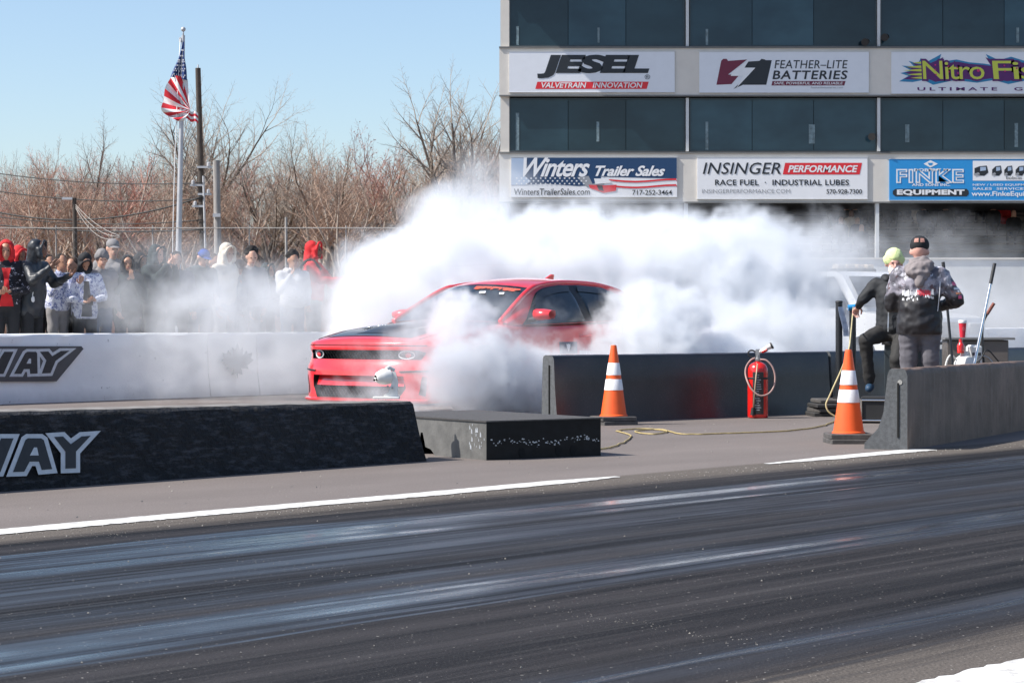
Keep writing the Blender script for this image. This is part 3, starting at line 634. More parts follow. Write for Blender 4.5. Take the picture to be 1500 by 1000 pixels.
for s in (-1, 1): mb = MB(); mb.tube([(bend(0, y * s, .50) + .002, y * s, .50 + .03 * (y - .6)) for y in np.linspace(.62, .90, 9)], .010, 5); mb.build('bumper_crease', m_trim, car, smooth=180)
# greenhouse
HGT = 1.50
rail = [(-1.50, .80, 1.03), (-1.80, .735, 1.20), (-2.12, .665, 1.365), (-2.35, .63, 1.435), (-2.7, .61, 1.475), (-3.1, .60, 1.478), (-3.5, .60, 1.458), (-3.9, .62, 1.385), (-4.25, .68, 1.25), (-4.5, .74, 1.11)]
RX = [-p[0] for p in rail]; RY = [p[1] for p in rail]; RZ = [p[2] for p in rail]
def railp(x): return Vector((x, np.interp(-x, RX, RY), np.interp(-x, RX, RZ)))
def beltp(x): return Vector((x, halfw(x) - .075, ip(x, [(1.4, .985), (2.4, 1.0), (3.4, 1.03), (4.2, 1.07), (4.6, 1.10)])))
def sidep(x, s_, out=0., s=1):          # s_=0 belt, 1 rail
    a, b_ = beltp(x), railp(x); p = a.lerp(b_, s_); p.y += .035 * math.sin(math.pi * s_) + out; return Vector((p.x, p.y * s, p.z))
xs_ = list(np.linspace(-1.5, -4.5, 40))
sm = smooth_path(rail, 5)
roof_x = [p for p in sm if -3.55 <= p.x <= -2.12]
for nm, sel, mt_ in (('windshield', [p for p in sm if p.x >= -2.22], m_glass), ('roof', [p for p in sm if -3.62 <= p.x <= -2.12], m_paint), ('rear_window', [p for p in sm if p.x <= -3.55], m_glass)):
    mb = MB(); rows = []
    for p in sel:
        bow = .0
        if nm == 'windshield': bow = .16 * (1 if p.x > -2.2 else 1)
        fx = .14 * float(np.interp(-p.x, [1.5, 2.2, 2.9, 3.5, 4.5], [1, .9, 0, -.6, -.9]))
        rows.append([Vector((p.x + fx * (1 - q * q), p.y * q, p.z + .055 * (1 - q * q) * float(np.interp(-p.x, [1.5, 2.3, 3.4, 4.4], [.3, 1, 1, .2])))) for q in np.linspace(1, -1, 17)])
    mb.grid(rows)
    if nm == 'roof': roof = mb.build('roof', mt_, car, smooth=180)
    else: mb.build(nm, mt_, car, smooth=180)
for s in (-1, 1):
    mb = MB(); mb.grid([[sidep(x, q, 0, s) for q in np.linspace(0, 1, 9)] for x in xs_]); mb.build('side_frame', m_paint, car, smooth=60)
    mb = MB(); mb.tube([Vector((p.x, p.y * s, p.z - .004)) for p in sm if p.x > -4.5], [.034 if p.x > -2.3 else .026 for p in sm if p.x > -4.5], 8); mb.build('roof_rail', m_paint, car, smooth=180)
    def wpoly(name, poly, mt_, out, parent=car):
        mb = MB(); pp = []
        k = len(poly)
        for i in range(k):
            for f in (0, .25, .5, .75): pp.append((poly[i][0] * (1 - f) + poly[(i + 1) % k][0] * f, poly[i][1] * (1 - f) + poly[(i + 1) % k][1] * f))
        # strip fill between lower and upper chains along x
        X0, X1 = min(p[0] for p in pp), max(p[0] for p in pp); rows = []
        for x in np.linspace(X0 + .001, X1 - .001, 26):
            ss = []
            for i in range(len(pp)):
                a, b_ = pp[i], pp[(i + 1) % len(pp)]
                if (a[0] - x) * (b_[0] - x) <= 0 and abs(a[0] - b_[0]) > 1e-9: ss.append(a[1] + (b_[1] - a[1]) * (x - a[0]) / (b_[0] - a[0]))
            rows.append([sidep(x, q, out, s) for q in np.linspace(min(ss), max(ss), 7)])
        mb.grid(rows); return mb.build(name, mt_, parent, smooth=180)
    front = [(-1.92, .04), (-2.92, .04), (-2.86, .90), (-2.50, .88), (-2.25, .80), (-2.05, .50)]
    rear = [(-3.04, .04), (-3.92, .04), (-4.0, .22), (-3.80, .68), (-3.5, .86), (-2.98, .90)]
    wpoly('window_surround', [(-1.78, .015), (-4.00, .015), (-4.10, .28), (-3.90, .76), (-3.52, .93), (-2.45, .93), (-2.2, .87), (-1.98, .55)], m_trim, .006)
    for w_ in (front, rear):
        g = wpoly('side_window', w_, m_glass, .011)
    wpoly('wind_deflector', [(-2.02, .62), (-2.28, .70), (-2.55, .76), (-2.86, .77), (-2.87, .92), (-2.5, .92), (-2.24, .87)], M('smoked_plastic', (.02, .022, .025), .12, var=0, coat=.5), .022)
    wpoly('wind_deflector', [(-2.99, .77), (-3.45, .74), (-3.75, .60), (-3.84, .70), (-3.5, .92), (-3.0, .92)], MATS['smoked_plastic'], .022)
    # mirror
    mb = MB(); mb.tube([(-1.93, .86 * s, 1.045), (-1.93, .97 * s, 1.06)], .028, 8); mb.build('mirror_arm', m_trim, car, smooth=60)
    mb = MB(); mb.grid([[(-1.97 + dx + .05 * (1 - abs(q)) * k_, (1.06 + .115 * q) * s, 1.105 + dz * (1 - .25 * max(0, q))) for dx, dz, k_ in ((-.0, -.055, 0), (.05, -.062, .6), (.085, -.03, 1), (.095, .01, 1), (.08, .045, .8), (.035, .066, .5), (-.02, .062, 0), (-.03, .0, 0), (0, -.055, 0))] for q in (-1, -.93, -.7, -.3, .1, .5, .8, .95, 1)])
    mr_ = mb.build('side_mirror', m_paint, car, smooth=60)
    mb = MB(); mb.grid([[(-2.0, (1.06 + .10 * q) * s, 1.105 + dz) for dz in (-.045, .05)] for q in (-1, 1)]); mb.build('mirror_glass', m_chr, mr_)
    # door lines, handles
    for xx in (-1.62, -2.96, -4.02):
        mb = MB(); mb.tube([Vector(((xx - (.10 * max(0, (.55 - z)) if xx < -4 else 0)), s * (halfw(xx) * (1 - .045 * ((z - .58) / .45) ** 2) + .002), z)) for z in np.linspace(.22, .88, 10)], .0045, 5); mb.build('door_gap', m_hole, car, smooth=180)
    for xx in (-2.74, -3.78):
        mb = MB(); mb.tube(smooth_path([(xx, s * (halfw(xx) - .005), .86), (xx - .03, s * (halfw(xx) + .035), .865), (xx - .17, s * (halfw(xx) + .035), .87), (xx - .20, s * (halfw(xx) - .005), .87)], 4), .013, 8); mb.build('door_handle', m_paint, car, smooth=180)
# wheels
for cx in (-1.0, -4.06):
    for s in (-1, 1):
        wh = MB(); wh.lathe([(.20, -.13), (.29, -.135), (.335, -.12), (.348, -.09), (.350, 0), (.348, .09), (.335, .12), (.29, .135), (.20, .13)], (0, 0, 0), 40, 'y'); w_ = wh.build('wheel', m_tyre, car, (cx, s * .86, .345), 40)
        mb = MB(); mb.lathe([(.272, -.12), (.272, .11), (.255, .13), (.26, .09)], (0, 0, 0), 36, 'y')
        for i in range(10):
            a = 2 * math.pi * i / 10; mb.tube([(.05 * math.cos(a), s * .10, .05 * math.sin(a)), (.262 * math.cos(a), s * .115, .262 * math.sin(a))], [.018, .014], 5)
        mb.lathe([(0, s * .12), (.05, s * .115), (.055, s * .08)], (0, 0, 0), 16, 'y'); mb.build('rim', m_rim, w_, smooth=40)
        mb = MB(); mb.tube([(cx + .415 * math.cos(a), s * (.965 + .055 - .0), .345 + .415 * math.sin(a)) for a in np.linspace(R(-15), R(195), 24)], .024, 6); mb.build('fender_flare', m_blkp, car, smooth=180)
# antenna, banner, decals
mb = MB(); mb.prism([(0, 0), (.16, 0), (.17, .055), (.13, .06)], lambda x, z: (-3.25 - x, .012, 1.525 + z), lambda x, z: (-3.25 - x, -.012, 1.525 + z)); mb.build('antenna_fin', m_paint, car)
def decal_text(s, mt_, parent, fn, off=.01, shear=.2, name='lettering'):
    vs_, fs = text_mesh(s, shear, off); mb = MB(); mb.add([fn(a, b_) for a, b_ in vs_], fs); return mb.build(name, mt_, parent, fix=False)
def wsp(x, y, out=.012):               # point on the windshield
    p = railp(x); q = y / p.y; fx = .14 * float(np.interp(-x, [1.5, 2.2], [1, .9])); return Vector((x + fx * (1 - q * q) + out * .5, y, p.z + .055 * (1 - q * q) * float(np.interp(-x, [1.5, 2.3], [.3, 1])) + out))
m_orr = M('orange_red_print', (.80, .10, .04), .4, var=0); m_dw = M('decal_white', (.82, .82, .82), .4, var=0); m_blue = M('decal_navy', (.02, .045, .10), .4, var=0)
rr = random.Random(5); mb = MB()
for i in range(22):
    y = .02 + i * .026; a = rr.uniform(.02, .05); b_ = rr.uniform(.03, .075); mb.add([wsp(-2.14, y), wsp(-2.14 + b_, y + .005), wsp(-2.14 + b_ * .8, y + a), wsp(-2.13, y + a)], [(0, 1, 2, 3)])
mb.build('windshield_banner', m_orr, car, fix=False)
for i, (y, w__) in enumerate(((.16, .10), (.42, .07))): mb = MB(); mb.add([wsp(-2.02, y, .016), wsp(-1.985, y + .02, .016), wsp(-1.99, y + w__, .016), wsp(-2.03, y + w__ * .8, .016)], [(0, 1, 2, 3)]); mb.build('windshield_sticker', m_dw, car, fix=False)
def doorp(x, z, out=.004): return Vector((x, halfw(x) * (1 - .045 * ((z - .58) / .45) ** 2) + out, z))
def dquad(name, x0, x1, z0, z1, mt_, out):
    mb = MB(); mb.grid([[doorp(x, z, out) for z in np.linspace(z0, z1, 5)] for x in np.linspace(x0, x1, 5)]); return mb.build(name, mt_, car, smooth=180)
dquad('door_decal', -2.36, -2.68, .665, .80, m_blue, .006)
dquad('number_plate_decal', -2.34, -2.72, .50, .655, m_dw, .006)
mb = MB(); sh = [(0, 1), (.5, .82), (.95, .95), (.9, .2), (.0, -1), (-.9, .2), (-.95, .95), (-.5, .82)]; mb.prism(sh, lambda a, c: doorp(-2.52 - a * .035, .735 + c * .045, .010), lambda a, c: doorp(-2.52 - a * .035, .735 + c * .045, .007)); mb.build('shield_decal', m_dw, car)
decal_text('99', m_blue, car, lambda a, b_: doorp(-2.42 - .20 * a, .52 + .10 * b_, .010), .03, .1, 'number_decal')
mb = MB(); mb.grid([[doorp(x, .70 - .10 * q - .28 * (x + 2.72) ** 2 * 1, .006) for q in (0, .25, .5)] for x in np.linspace(-2.72, -3.25, 10)]); mb.build('swoosh_decal', m_dw, car, smooth=180)
dquad('small_decal', -3.12, -3.26, .80, .84, m_dw, .006)

# ================================================================== WHITE PICKUP, waiting behind the smoke
m_wpaint = M('white_car_paint', (.76, .77, .78), .3, var=.03, coat=.6)
pk = thing('pickup_truck', 'white pickup truck with a roof light bar, faint in the smoke behind the crewmen', 'pickup truck', (7.3, 38.2, 0), R(-58))
# local x forward (front), width y
def shell(mb, prof, w_, crown=.03, tuck=.04):
    rows = []
    for q, sc__ in ((-1, .0), (-1, 1), (-.9, 1), (0, 1), (.9, 1), (1, 1), (1, .0)):
        rows.append([(x, w_ * q * (1 - tuck * max(0, (z - .8))), z) for x, z in prof])
    mb.grid(rows[1:6], closed=True); mb.add(rows[1], [tuple(range(len(prof)))]); mb.add(rows[5], [tuple(range(len(prof)))[::-1]]); return mb
mb = MB(); shell(mb, [(0, .45), (0, .95), (-.05, 1.08), (-.3, 1.13), (-1.25, 1.20), (-1.3, 1.22), (-3.3, 1.24), (-3.35, 1.22), (-5.4, 1.22), (-5.42, .55), (-4.9, .5), (-3.9, .45), (-1.5, .45)], .98); pbody = mb.build('body', m_wpaint, pk, smooth=35)
mb = MB(); shell(mb, [(-1.15, 1.2), (-1.75, 1.83), (-1.95, 1.90), (-3.1, 1.90), (-3.3, 1.84), (-3.38, 1.2)], .86, tuck=.16); mb.build('cab', m_wpaint, pk, smooth=35)
mb = MB(); mb.add([(-1.19, -.74, 1.25), (-1.19, .74, 1.25), (-1.73, .62, 1.79), (-1.73, -.62, 1.79)], [(0, 1, 2, 3)]); mb.xf(Matrix.Translation((.03, 0, .02))); mb.build('windshield', m_glass, pk)
for s in (-1, 1):
    for xa, xb, xc, xd in ((-1.42, -2.28, -2.28, -1.9), (-2.38, -3.25, -3.2, -2.38)):
        mb = MB(); mb.add([(xa, s * .815, 1.26), (xb, s * .815, 1.26), (xc, s * .755, 1.80), (xd, s * .755, 1.80)], [(0, 1, 2, 3)]); mb.xf(Matrix.Translation((0, s * .012, 0))); mb.build('side_window', m_glass, pk)
    mb = MB(); mb.box((.01, s * .75, .90), (.04, .30, .18), 0, .01); mb.build('headlight', M('headlight_glass', (.6, .6, .6), .1, var=0), pk)
    mb = MB(); mb.box((-1.35, s * 1.08, 1.25), (.12, .16, .24), 0, .02); mb.build('side_mirror', m_trim, pk)
    for cx in (-.95, -4.5):
        mb = MB(); mb.lathe([(.22, -.13), (.36, -.13), (.39, -.09), (.39, .09), (.36, .13), (.22, .13), (.0, .10), (.0, -.10), (.22, -.13)], (0, 0, 0), 28, 'y'); mb.build('wheel', m_tyre, pk, (cx, s * .88, .39), 40)
mb = MB(); mb.box((.012, 0, .86), (.03, 1.1, .30), 0, .01); mb.build('grille', m_trim, pk)
mb = MB(); mb.box((.06, 0, .58), (.16, 1.9, .18), 0, .03); mb.build('bumper', m_chr, pk)
lbx = MB(); lbx.box((-2.3, 0, 1.93), (.22, .9, .05), 0, .01); l_ = lbx.build('light_bar', m_black, pk)
for y in (-.33, -.11, .11, .33): mb = MB(); mb.box((-2.3, y, 1.995), (.18, .19, .08), 0, .02); mb.build('lamp_lens', M('pale_lens', (.55, .45, .35), .2, var=0), l_)
# ================================================================== TOWER with signs
BY = 70.0; KB = BY / FPX
def bxp(px): return (px - 750) * KB
def bz(py): return CH + (468 - py) * KB
m_fac = M('cream_panel', (.66, .62, .56), .75, var=.06, scale=1.5, bump=.002, bscale=20); m_frame = M('white_frame', (.62, .63, .63), .4, var=.05); m_side = M('pale_side_wall', (.60, .57, .52), .8, var=.08)
m_win, t, b = nodes_of('teal_window_glass'); k = NB(t); P = k.n('ShaderNodeTexCoord').outputs['Object']
c = k.mix(k.rng(k.noise(k.v('MULTIPLY', P, (.5, 1, .8)), 1.1, 3), .35, .65), (.006, .028, .045), (.014, .052, .075)); oi = k.n('ShaderNodeObjectInfo'); hs = k.n('ShaderNodeHueSaturation'); k.put(hs, 'Value', k.rng(oi.outputs['Random'], 0, 1, .55, 1.5)); k.put(hs, 'Saturation', .85); k.put(hs, 'Color', c); c = hs.outputs[0]; t.links.new(c, b.inputs['Base Color']); b.inputs['Roughness'].default_value = .06; b.inputs['Specular IOR Level'].default_value = .45
m_dark = M('dark_interior', (.02, .022, .024), .8, var=.2); m_ledge = M('ledge_grey', (.16, .16, .155), .7, var=.1)  # even mid grey for the ledge strips and bleacher risers
bl = thing('control_tower', 'tall cream race control tower with dark teal window rows and sponsor boards', 'building', (bxp(1150), BY, 0))
def bb(name, x0, x1, y0, y1, z0, z1, mt_, parent=bl, bev=0):
    mb = MB(); mb.box(((x0 + x1) / 2 - bxp(1150), (y0 + y1) / 2 - BY, (z0 + z1) / 2), (x1 - x0, y1 - y0, z1 - z0), 0, bev); return mb.build(name, mt_, parent)
XL, XR = bxp(733), bxp(1850)
bb('side_wall', XL, XL + .25, BY + .3, BY + 14, bz(297), bz(-160), m_side)
bb('back_wall', XL, XR, BY + 14, BY + 14.3, 0, bz(-160), m_side)
bb('corner_column', XL, bxp(746), BY + .06, BY + .30, 0, bz(-160), m_fac)
for i, (a, c) in enumerate(((297, 224), (141, 70), (-14, -85))):
    bb('floor_band', bxp(731.5), XR, BY - .05, BY + .28, bz(a), bz(c), m_fac)
    bb('ledge', bxp(731), XR, BY - .09, BY - .052, bz(c + 1.2), bz(c - 1.2), m_ledge)
    bb('ledge', bxp(731), XR, BY - .09, BY - .052, bz(a + .8), bz(a - 1.4), m_ledge)
    bb('floor_slab', XL + .3, XR, BY + .6, BY + 13.9, bz(a) , bz(a) + .25, m_dark)
bb('back_partition', XL + .3, XR, BY + 1.1, BY + 1.2, bz(224) + .05, bz(-160), m_dark)
rf = bb('roof', XL - 2.6, XR, BY - 1.72, BY + 14.5, bz(-176), bz(-160), m_fac)
bb('top_band', XL, XR, BY, BY + .3, bz(-160), bz(-150), m_fac)
pane_me = {}
for ri, (a, c) in enumerate(((221.5, 143.5), (67.5, -12))):
    for x0, x1 in ((746, 1003.5), (1010.5, 1284.5), (1290.5, 1564), (1570, 1845)):
        fr = MB(); X0, X1, Z0, Z1 = bxp(x0), bxp(x1), bz(a), bz(c); ox, oy = bxp(1150), BY; w_ = .035
        for bx0, bx1, bz0, bz1 in ((X0, X1, Z0, Z0 + w_), (X0, X1, Z1 - w_, Z1), (X0, X0 + w_, Z0 + w_, Z1 - w_), (X1 - w_, X1, Z0 + w_, Z1 - w_)): fr.box(((bx0 + bx1) / 2 - ox, .12, (bz0 + bz1) / 2), (bx1 - bx0, .06, bz1 - bz0))
        wf = fr.build('window_frame', M('window_frame_dark', (.05, .07, .08), .4, .3, var=.1), bl)
        n3 = 3
        for i in range(n3):
            p0 = X0 + w_ + (X1 - X0 - 2 * w_) * i / n3 + (.008 if i else 0); p1 = X0 + w_ + (X1 - X0 - 2 * w_) * (i + 1) / n3 - (.008 if i < n3 - 1 else 0)
            mb = MB(); dy = rnd.uniform(-.004, .004); mb.box(((p0 + p1) / 2 - ox, .135, (Z0 + Z1) / 2), (p1 - p0, .012, Z1 - Z0 - 2 * w_), rnd.uniform(-.003, .003)); mb.build('window_pane', m_win, wf)
    for px in (1007, 1287.5, 1567): bb('mullion', bxp(px - 2.2), bxp(px + 2.2), BY + .02, BY + .20, bz(a), bz(c), m_frame)
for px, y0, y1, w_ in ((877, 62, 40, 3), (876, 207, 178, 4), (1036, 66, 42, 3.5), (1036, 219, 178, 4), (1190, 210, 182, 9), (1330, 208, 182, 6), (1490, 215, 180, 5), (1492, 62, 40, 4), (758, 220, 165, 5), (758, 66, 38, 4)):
    bb('window_reflection', bxp(px - w_ / 2), bxp(px + w_ / 2), BY + .118, BY + .124, bz(y0), bz(y1), M('pane_reflection', (.16, .22, .24), .4, var=.5, scale=8))  # pale strips painting reflections of lit structures onto the panes
for px, py in ((1270, 61), (1299, 54), (1280, 199)):
    mb = MB(); p = (bxp(px) - bxp(1150), -.02, bz(py)); mb.tube([p, (p[0] - .10, -.22, p[2] - .05)], [.08, .12], 12); mb.tube([p, (p[0], .1, p[2] + .02)], .02, 6); mb.build('floodlight', m_black, bl, smooth=60)
# open grandstand level
bb('parapet_wall', bxp(733), XR, BY - .9, BY - .6, 0, bz(381), m_frame)
bb('parapet_cap', bxp(732), XR, BY - .95, BY - .55, bz(381), bz(378.5), m_fac)
for px in (740, 1005, 1285, 1567): bb('column', bxp(px - 2.6), bxp(px + 2.6), BY - .02, BY + .16, .0, bz(297), m_frame)
m_alu = M('bleacher_aluminium', (.13, .12, .11), .6, .1, var=.3)
for i in range(12):
    z = 2.75 + .26 * i; y = BY + .5 + .72 * i
    bb('bleacher_seat', XL + .5, XR, y, y + .26, z, z + .045, m_alu); bb('bleacher_riser', XL + .5, XR, y + .30, y + .34, z - .22, z - .05, m_ledge)
for i in range(26): x = XL + .6 + i * .9; bb('wall_panel', x, x + .87, BY + 10.2, BY + 10.3, 4.0, 7.2, M('grey_panel', (.075, .08, .08), .7, var=.15))

class Sign:
    def __init__(s, label, x0, y0, x1, y1, mt_, sign_name='sponsor_sign'):
        s.cx, s.cz = bxp((x0 + x1) / 2), bz((y0 + y1) / 2); s.r = (x0, y0, x1, y1)
        s.o = thing(sign_name, label, 'sign', (s.cx, BY - .075, s.cz), 0, 'sponsor signs on the tower')
        mb = MB(); mb.box((0, 0, 0), (bxp(x1) - bxp(x0), .04, bz(y0) - bz(y1)), 0, 0); mb.build('board', mt_, s.o)
        mb = MB(); w2, h2 = (bxp(x1) - bxp(x0)) / 2, (bz(y0) - bz(y1)) / 2
        mb.box((0, -.005, h2 + .008), (w2 * 2 + .03, .05, .014)); mb.box((0, -.005, -h2 - .008), (w2 * 2 + .03, .05, .014)); mb.build('edge_trim', m_frame, s.o)
    def P(s, px, py, l): return (bxp(px) - s.cx, -.021 - .004 * l, bz(py) - s.cz)
    def poly(s, pts, mt_, l=1, name='print'):
        mb = MB(); mb.add([s.P(a, c, l) for a, c in pts], [tuple(range(len(pts)))]); return mb.build(name, mt_, s.o)
    def text(s, str_, x0, y0, x1, y1, mt_, l=2, shear=0., off=0., space=1., curve=None):
        vs_, fs = text_mesh(str_, shear, off, space); mb = MB()
        mb.add([s.P(x0 + (x1 - x0) * a, y1 + (y0 - y1) * c + (curve(a) if curve else 0), l) for a, c in vs_], fs); return mb.build('lettering', mt_, s.o, fix=False)
def flat(n, c): return M(n, c, .45, var=.02)
s_wh, s_bk, s_rd, s_nv = flat('sign_white', (.74, .76, .80)), flat('sign_ink', (.018, .022, .028)), flat('sign_red', (.70, .025, .035)), flat('sign_navy', (.012, .05, .13))
s_wh2 = flat('sign_white_clean', (.80, .80, .81)); s_gr = flat('sign_grey', (.30, .31, .33)); s_mar = flat('sign_maroon', (.16, .015, .045)); s_blue = flat('sign_blue', (.02, .27, .62)); s_pk = flat('sign_pink', (.55, .02, .16))
# 1
g = Sign('white sign reading JESEL VALVETRAIN INNOVATION in black italics over a red bar', 746, 76.5, 988, 135.5, s_wh)
g.text('JESEL', 787, 81, 951, 115.5, s_bk, 2, .16, .055, .95); g.text('®', 944, 110, 952, 117, s_bk, 3)
g.poly([(787, 120.5), (950, 120.5), (947, 131), (784, 131)], s_rd, 1); g.text('VALVETRAIN   INNOVATION', 793, 121.5, 941, 129.5, s_wh2, 2, .2, .02)
# 2
g = Sign('white sign reading FEATHER-LITE BATTERIES with a maroon and black battery logo', 1024, 77, 1272, 136, s_wh)
g.poly([(1056, 90), (1059, 87), (1064, 87), (1066, 90), (1094, 88), (1066, 110), (1083, 110), (1071, 124), (1049, 125)], s_mar, 1)
g.poly([(1074, 131), (1103, 103), (1088, 102), (1096, 91), (1112, 90), (1115, 87), (1120, 88), (1121, 89), (1130, 89), (1122, 125), (1088, 125)], s_bk, 1)
g.poly([(1072, 106), (1098, 87), (1090, 100), (1106, 100), (1078, 130), (1088, 112), (1070, 112)], s_wh2, 3)
g.text('FEATHER–LITE', 1134, 89, 1241, 101, s_bk, 2, .15, .004, 1.05); g.text('BATTERIES', 1131, 104, 1241, 117, s_bk, 2, .15, .018, 1.1)
g.poly([(1131, 119.5), (1238, 119.5), (1236, 126), (1129.5, 126)], s_mar, 1); g.text('SAFE, POWERFUL AND RELIABLE', 1133, 120.6, 1234, 125.2, s_wh2, 2, .15, .01); g.text('featherlitebatteries.com', 1187, 127.6, 1234, 130.2, s_gr, 2, .1)
# 3
g = Sign('white sign reading NITRO FISH ULTIMATE GEAR in spiky yellow green lettering', 1305, 77, 1560, 137.5, s_wh)
m_ng = flat('sign_yellow', (.55, .60, .07)); m_gg = flat('sign_green', (.22, .50, .05)); m_pu = flat('sign_purple', (.10, .012, .13)); m_cy = flat('sign_cyan', (.02, .22, .42))
sp = [(1316, 120), (1330, 112), (1318, 108), (1334, 104), (1320, 97), (1338, 98), (1330, 90), (1344, 94), (1348, 86), (1356, 92), (1378, 80), (1374, 92), (1400, 88), (1418, 92), (1440, 94), (1452, 96), (1443, 80), (1462, 89), (1480, 84), (1500, 90), (1530, 82), (1556, 92), (1556, 116), (1540, 121), (1500, 119), (1476, 124), (1455, 118), (1430, 122), (1398, 118), (1366, 125), (1352, 118), (1336, 121)]
g.poly(sp, m_cy, 1); g.poly([(1435 + (x - 1435) * .95, 104 + (y - 104) * .80) for x, y in sp], m_pu, 2)
for y0, y1, x0 in ((97, 100, 1326), (102, 105, 1322), (108, 111, 1326), (91, 94, 1335), (113, 116, 1333)): g.poly([(x0, (y0 + y1) / 2 + .5), (1356, y0 - 1), (1356, y1 + 1)], m_ng, 3)
g.text('Nitro', 1348, 87, 1443, 120, m_pu, 4, -.05, .06, .9); g.text('Nitro', 1350, 90, 1441, 117, m_ng, 5, -.05, .004, .9); g.text('Nitro', 1350, 104, 1441, 117, m_gg, 6, -.05, -.02, .9) if False else None
g.text('Fish', 1450, 87, 1552, 120, m_pu, 4, -.05, .06, .9); g.text('Fish', 1452, 90, 1550, 117, m_ng, 5, -.05, .004, .9)
for x, y, r_ in ((1369, 96, 1.3), (1369, 103, 1.3), (1370, 110, 1.3), (1388, 98, 1.2), (1389, 106, 1.2), (1401, 100, 1.2), (1402, 108, 1.2), (1432, 104, 2.4), (1470, 97, 1.3), (1471, 105, 1.3), (1488, 101, 1.3)): g.poly([(x + r_ * math.cos(a), y + r_ * math.sin(a)) for a in np.linspace(0, 6.28, 9)[:-1]], s_pk, 6, 'dot')
g.text('ULTIMATE  GEAR', 1343, 128.5, 1545, 133.5, m_pu, 2, 0, .02, 1.5)
# 4 Winters
g = Sign('navy and white sign reading Winters Trailer Sales with stars, stripes and a truck', 748.5, 231, 991.5, 288.5, s_wh2)
g.poly([(749, 231.5), (991, 231.5), (991, 262), (930, 260.5), (880, 259), (880, 270), (848, 273), (800, 269.5), (749, 272)], s_nv, 1)
haze_m = flat('sign_pale_blue', (.35, .45, .60)); g.poly([(749, 232), (768, 232), (772, 244), (766, 256), (778, 266), (770, 271), (749, 271.5)], haze_m, 2)  # pale patch paints smoke haze over the sign's left end
g.text('Winters', 766, 231.5, 864, 259.5, s_wh2, 3, .45, .022, .92); g.text('Trailer Sales', 872, 243, 974, 258.5, s_wh2, 3, .4, .03, .95)
for i in range(15):
    for j in range(3):
        x = 757 + i * 7.0 + (3.5 if j % 2 else 0); y = 261.5 + j * 4.0
        if y < 271: g.poly([(x + (1.9 if q % 2 == 0 else .8) * math.sin(q * math.pi / 5), y - (1.7 if q % 2 == 0 else .7) * math.cos(q * math.pi / 5)) for q in range(10)], s_wh2, 3, 'star')
for j in range(2): g.poly([(882 + (0 if j == 0 else 18), 262.6 + j * 9)] + [(900 + i * 15, 263.5 + j * 8.5 + 1.8 * math.sin(i * .8)) for i in range(7)] + [(991, 264.5 + j * 8)] + [(991, 266.8 + j * 8)] + [(900 + i * 15, 266 + j * 8.5 + 1.8 * math.sin(i * .8)) for i in range(6, -1, -1)], s_rd, 2, 'stripe')
g.poly([(845, 260), (862, 258), (868, 270), (884, 262), (885, 272), (860, 275)], s_gr, 2); g.poly([(862, 271), (886, 272), (903, 271), (902, 280), (884, 283), (864, 276)], s_rd, 3); g.poly([(870, 262), (890, 262), (896, 268), (872, 270)], s_wh2, 4); g.poly([(874, 272), (882, 272), (884, 280), (877, 279)], s_bk, 4)
g.text('WintersTrailerSales.com', 753, 276.5, 864, 286, s_bk, 2, .1, .008); g.text('717-252-3464', 926, 278.5, 984, 286, s_bk, 2, .0, .01)
# 5 Insinger
g = Sign('white sign reading INSINGER PERFORMANCE, RACE FUEL and INDUSTRIAL LUBES', 1021, 231, 1270, 291.5, s_wh2)
g.text('INSINGER', 1029, 238.5, 1143, 255.5, s_bk, 2, .22, .006, 1.02); g.poly([(1149.5, 239), (1262, 239), (1258.5, 256), (1146, 256)], s_rd, 1); g.text('PERFORMANCE', 1153.5, 242.5, 1256, 253, s_wh2, 2, .25, .03)
g.text('RACE FUEL  ·  INDUSTRIAL LUBES', 1047, 263.5, 1243, 272, s_bk, 2, 0, .02, 1.05); g.text('INSINGERPERFORMANCE.COM', 1028, 277.5, 1157, 283.5, s_gr, 2); g.text('570-928-7300', 1210, 277.5, 1262, 284.5, s_bk, 2, 0, .015)
# 6 Finke
g = Sign('bright blue sign reading ROBERT H FINKE AND SONS INC EQUIPMENT with small loaders', 1302, 233.5, 1562, 293.5, s_blue)
g.poly([(1352, 240.5), (1362, 235), (1373, 240.5), (1362, 246)], s_wh2, 1); g.poly([(1358, 239), (1366, 239), (1364, 242.5), (1360, 242.5)], s_blue, 2)
g.text('ROBERT H', 1338, 247.2, 1388, 251.8, s_wh2, 2, 0, .02); g.text('FINKE', 1312, 248, 1411, 268.5, s_wh2, 2, 0, .05, 1.1); g.text('FINKE', 1314, 250, 1409, 266.5, s_blue, 3, 0, -.012, 1.1)
g.text('AND SONS INC.', 1335, 269, 1391, 273, s_wh2, 2, 0, .02)
g.poly([(1308 + (4 if i % 2 else 0), y) for i, y in enumerate(())] or [(1311, 277), (1415, 277), (1418, 280), (1418, 285), (1415, 288), (1311, 288), (1307, 285), (1307, 280)], s_bk, 1); g.text('EQUIPMENT', 1313, 278, 1412, 287, s_wh2, 2, 0, .05, 1.05)
g.poly([(1424, 236), (1561, 236), (1561, 265), (1424, 265)], s_wh2, 1)
for x, sc__ in ((1436, 1.2), (1459, .85), (1476, .75), (1493, .8), (1515, 1)):
    g.poly([(x - 8 * sc__, 250 - 6 * sc__ + 4), (x - 2 * sc__, 244), (x + 7 * sc__, 243), (x + 9 * sc__, 253), (x + 4 * sc__, 258), (x - 8 * sc__, 257)], s_bk, 2); g.poly([(x - 1 * sc__, 245), (x + 6 * sc__, 245), (x + 6 * sc__, 250), (x - 1 * sc__, 251)], haze_m, 3); g.poly([(x - 9 * sc__, 255), (x - 3 * sc__, 253), (x - 1 * sc__, 256), (x - 8 * sc__, 258)], s_gr, 4)
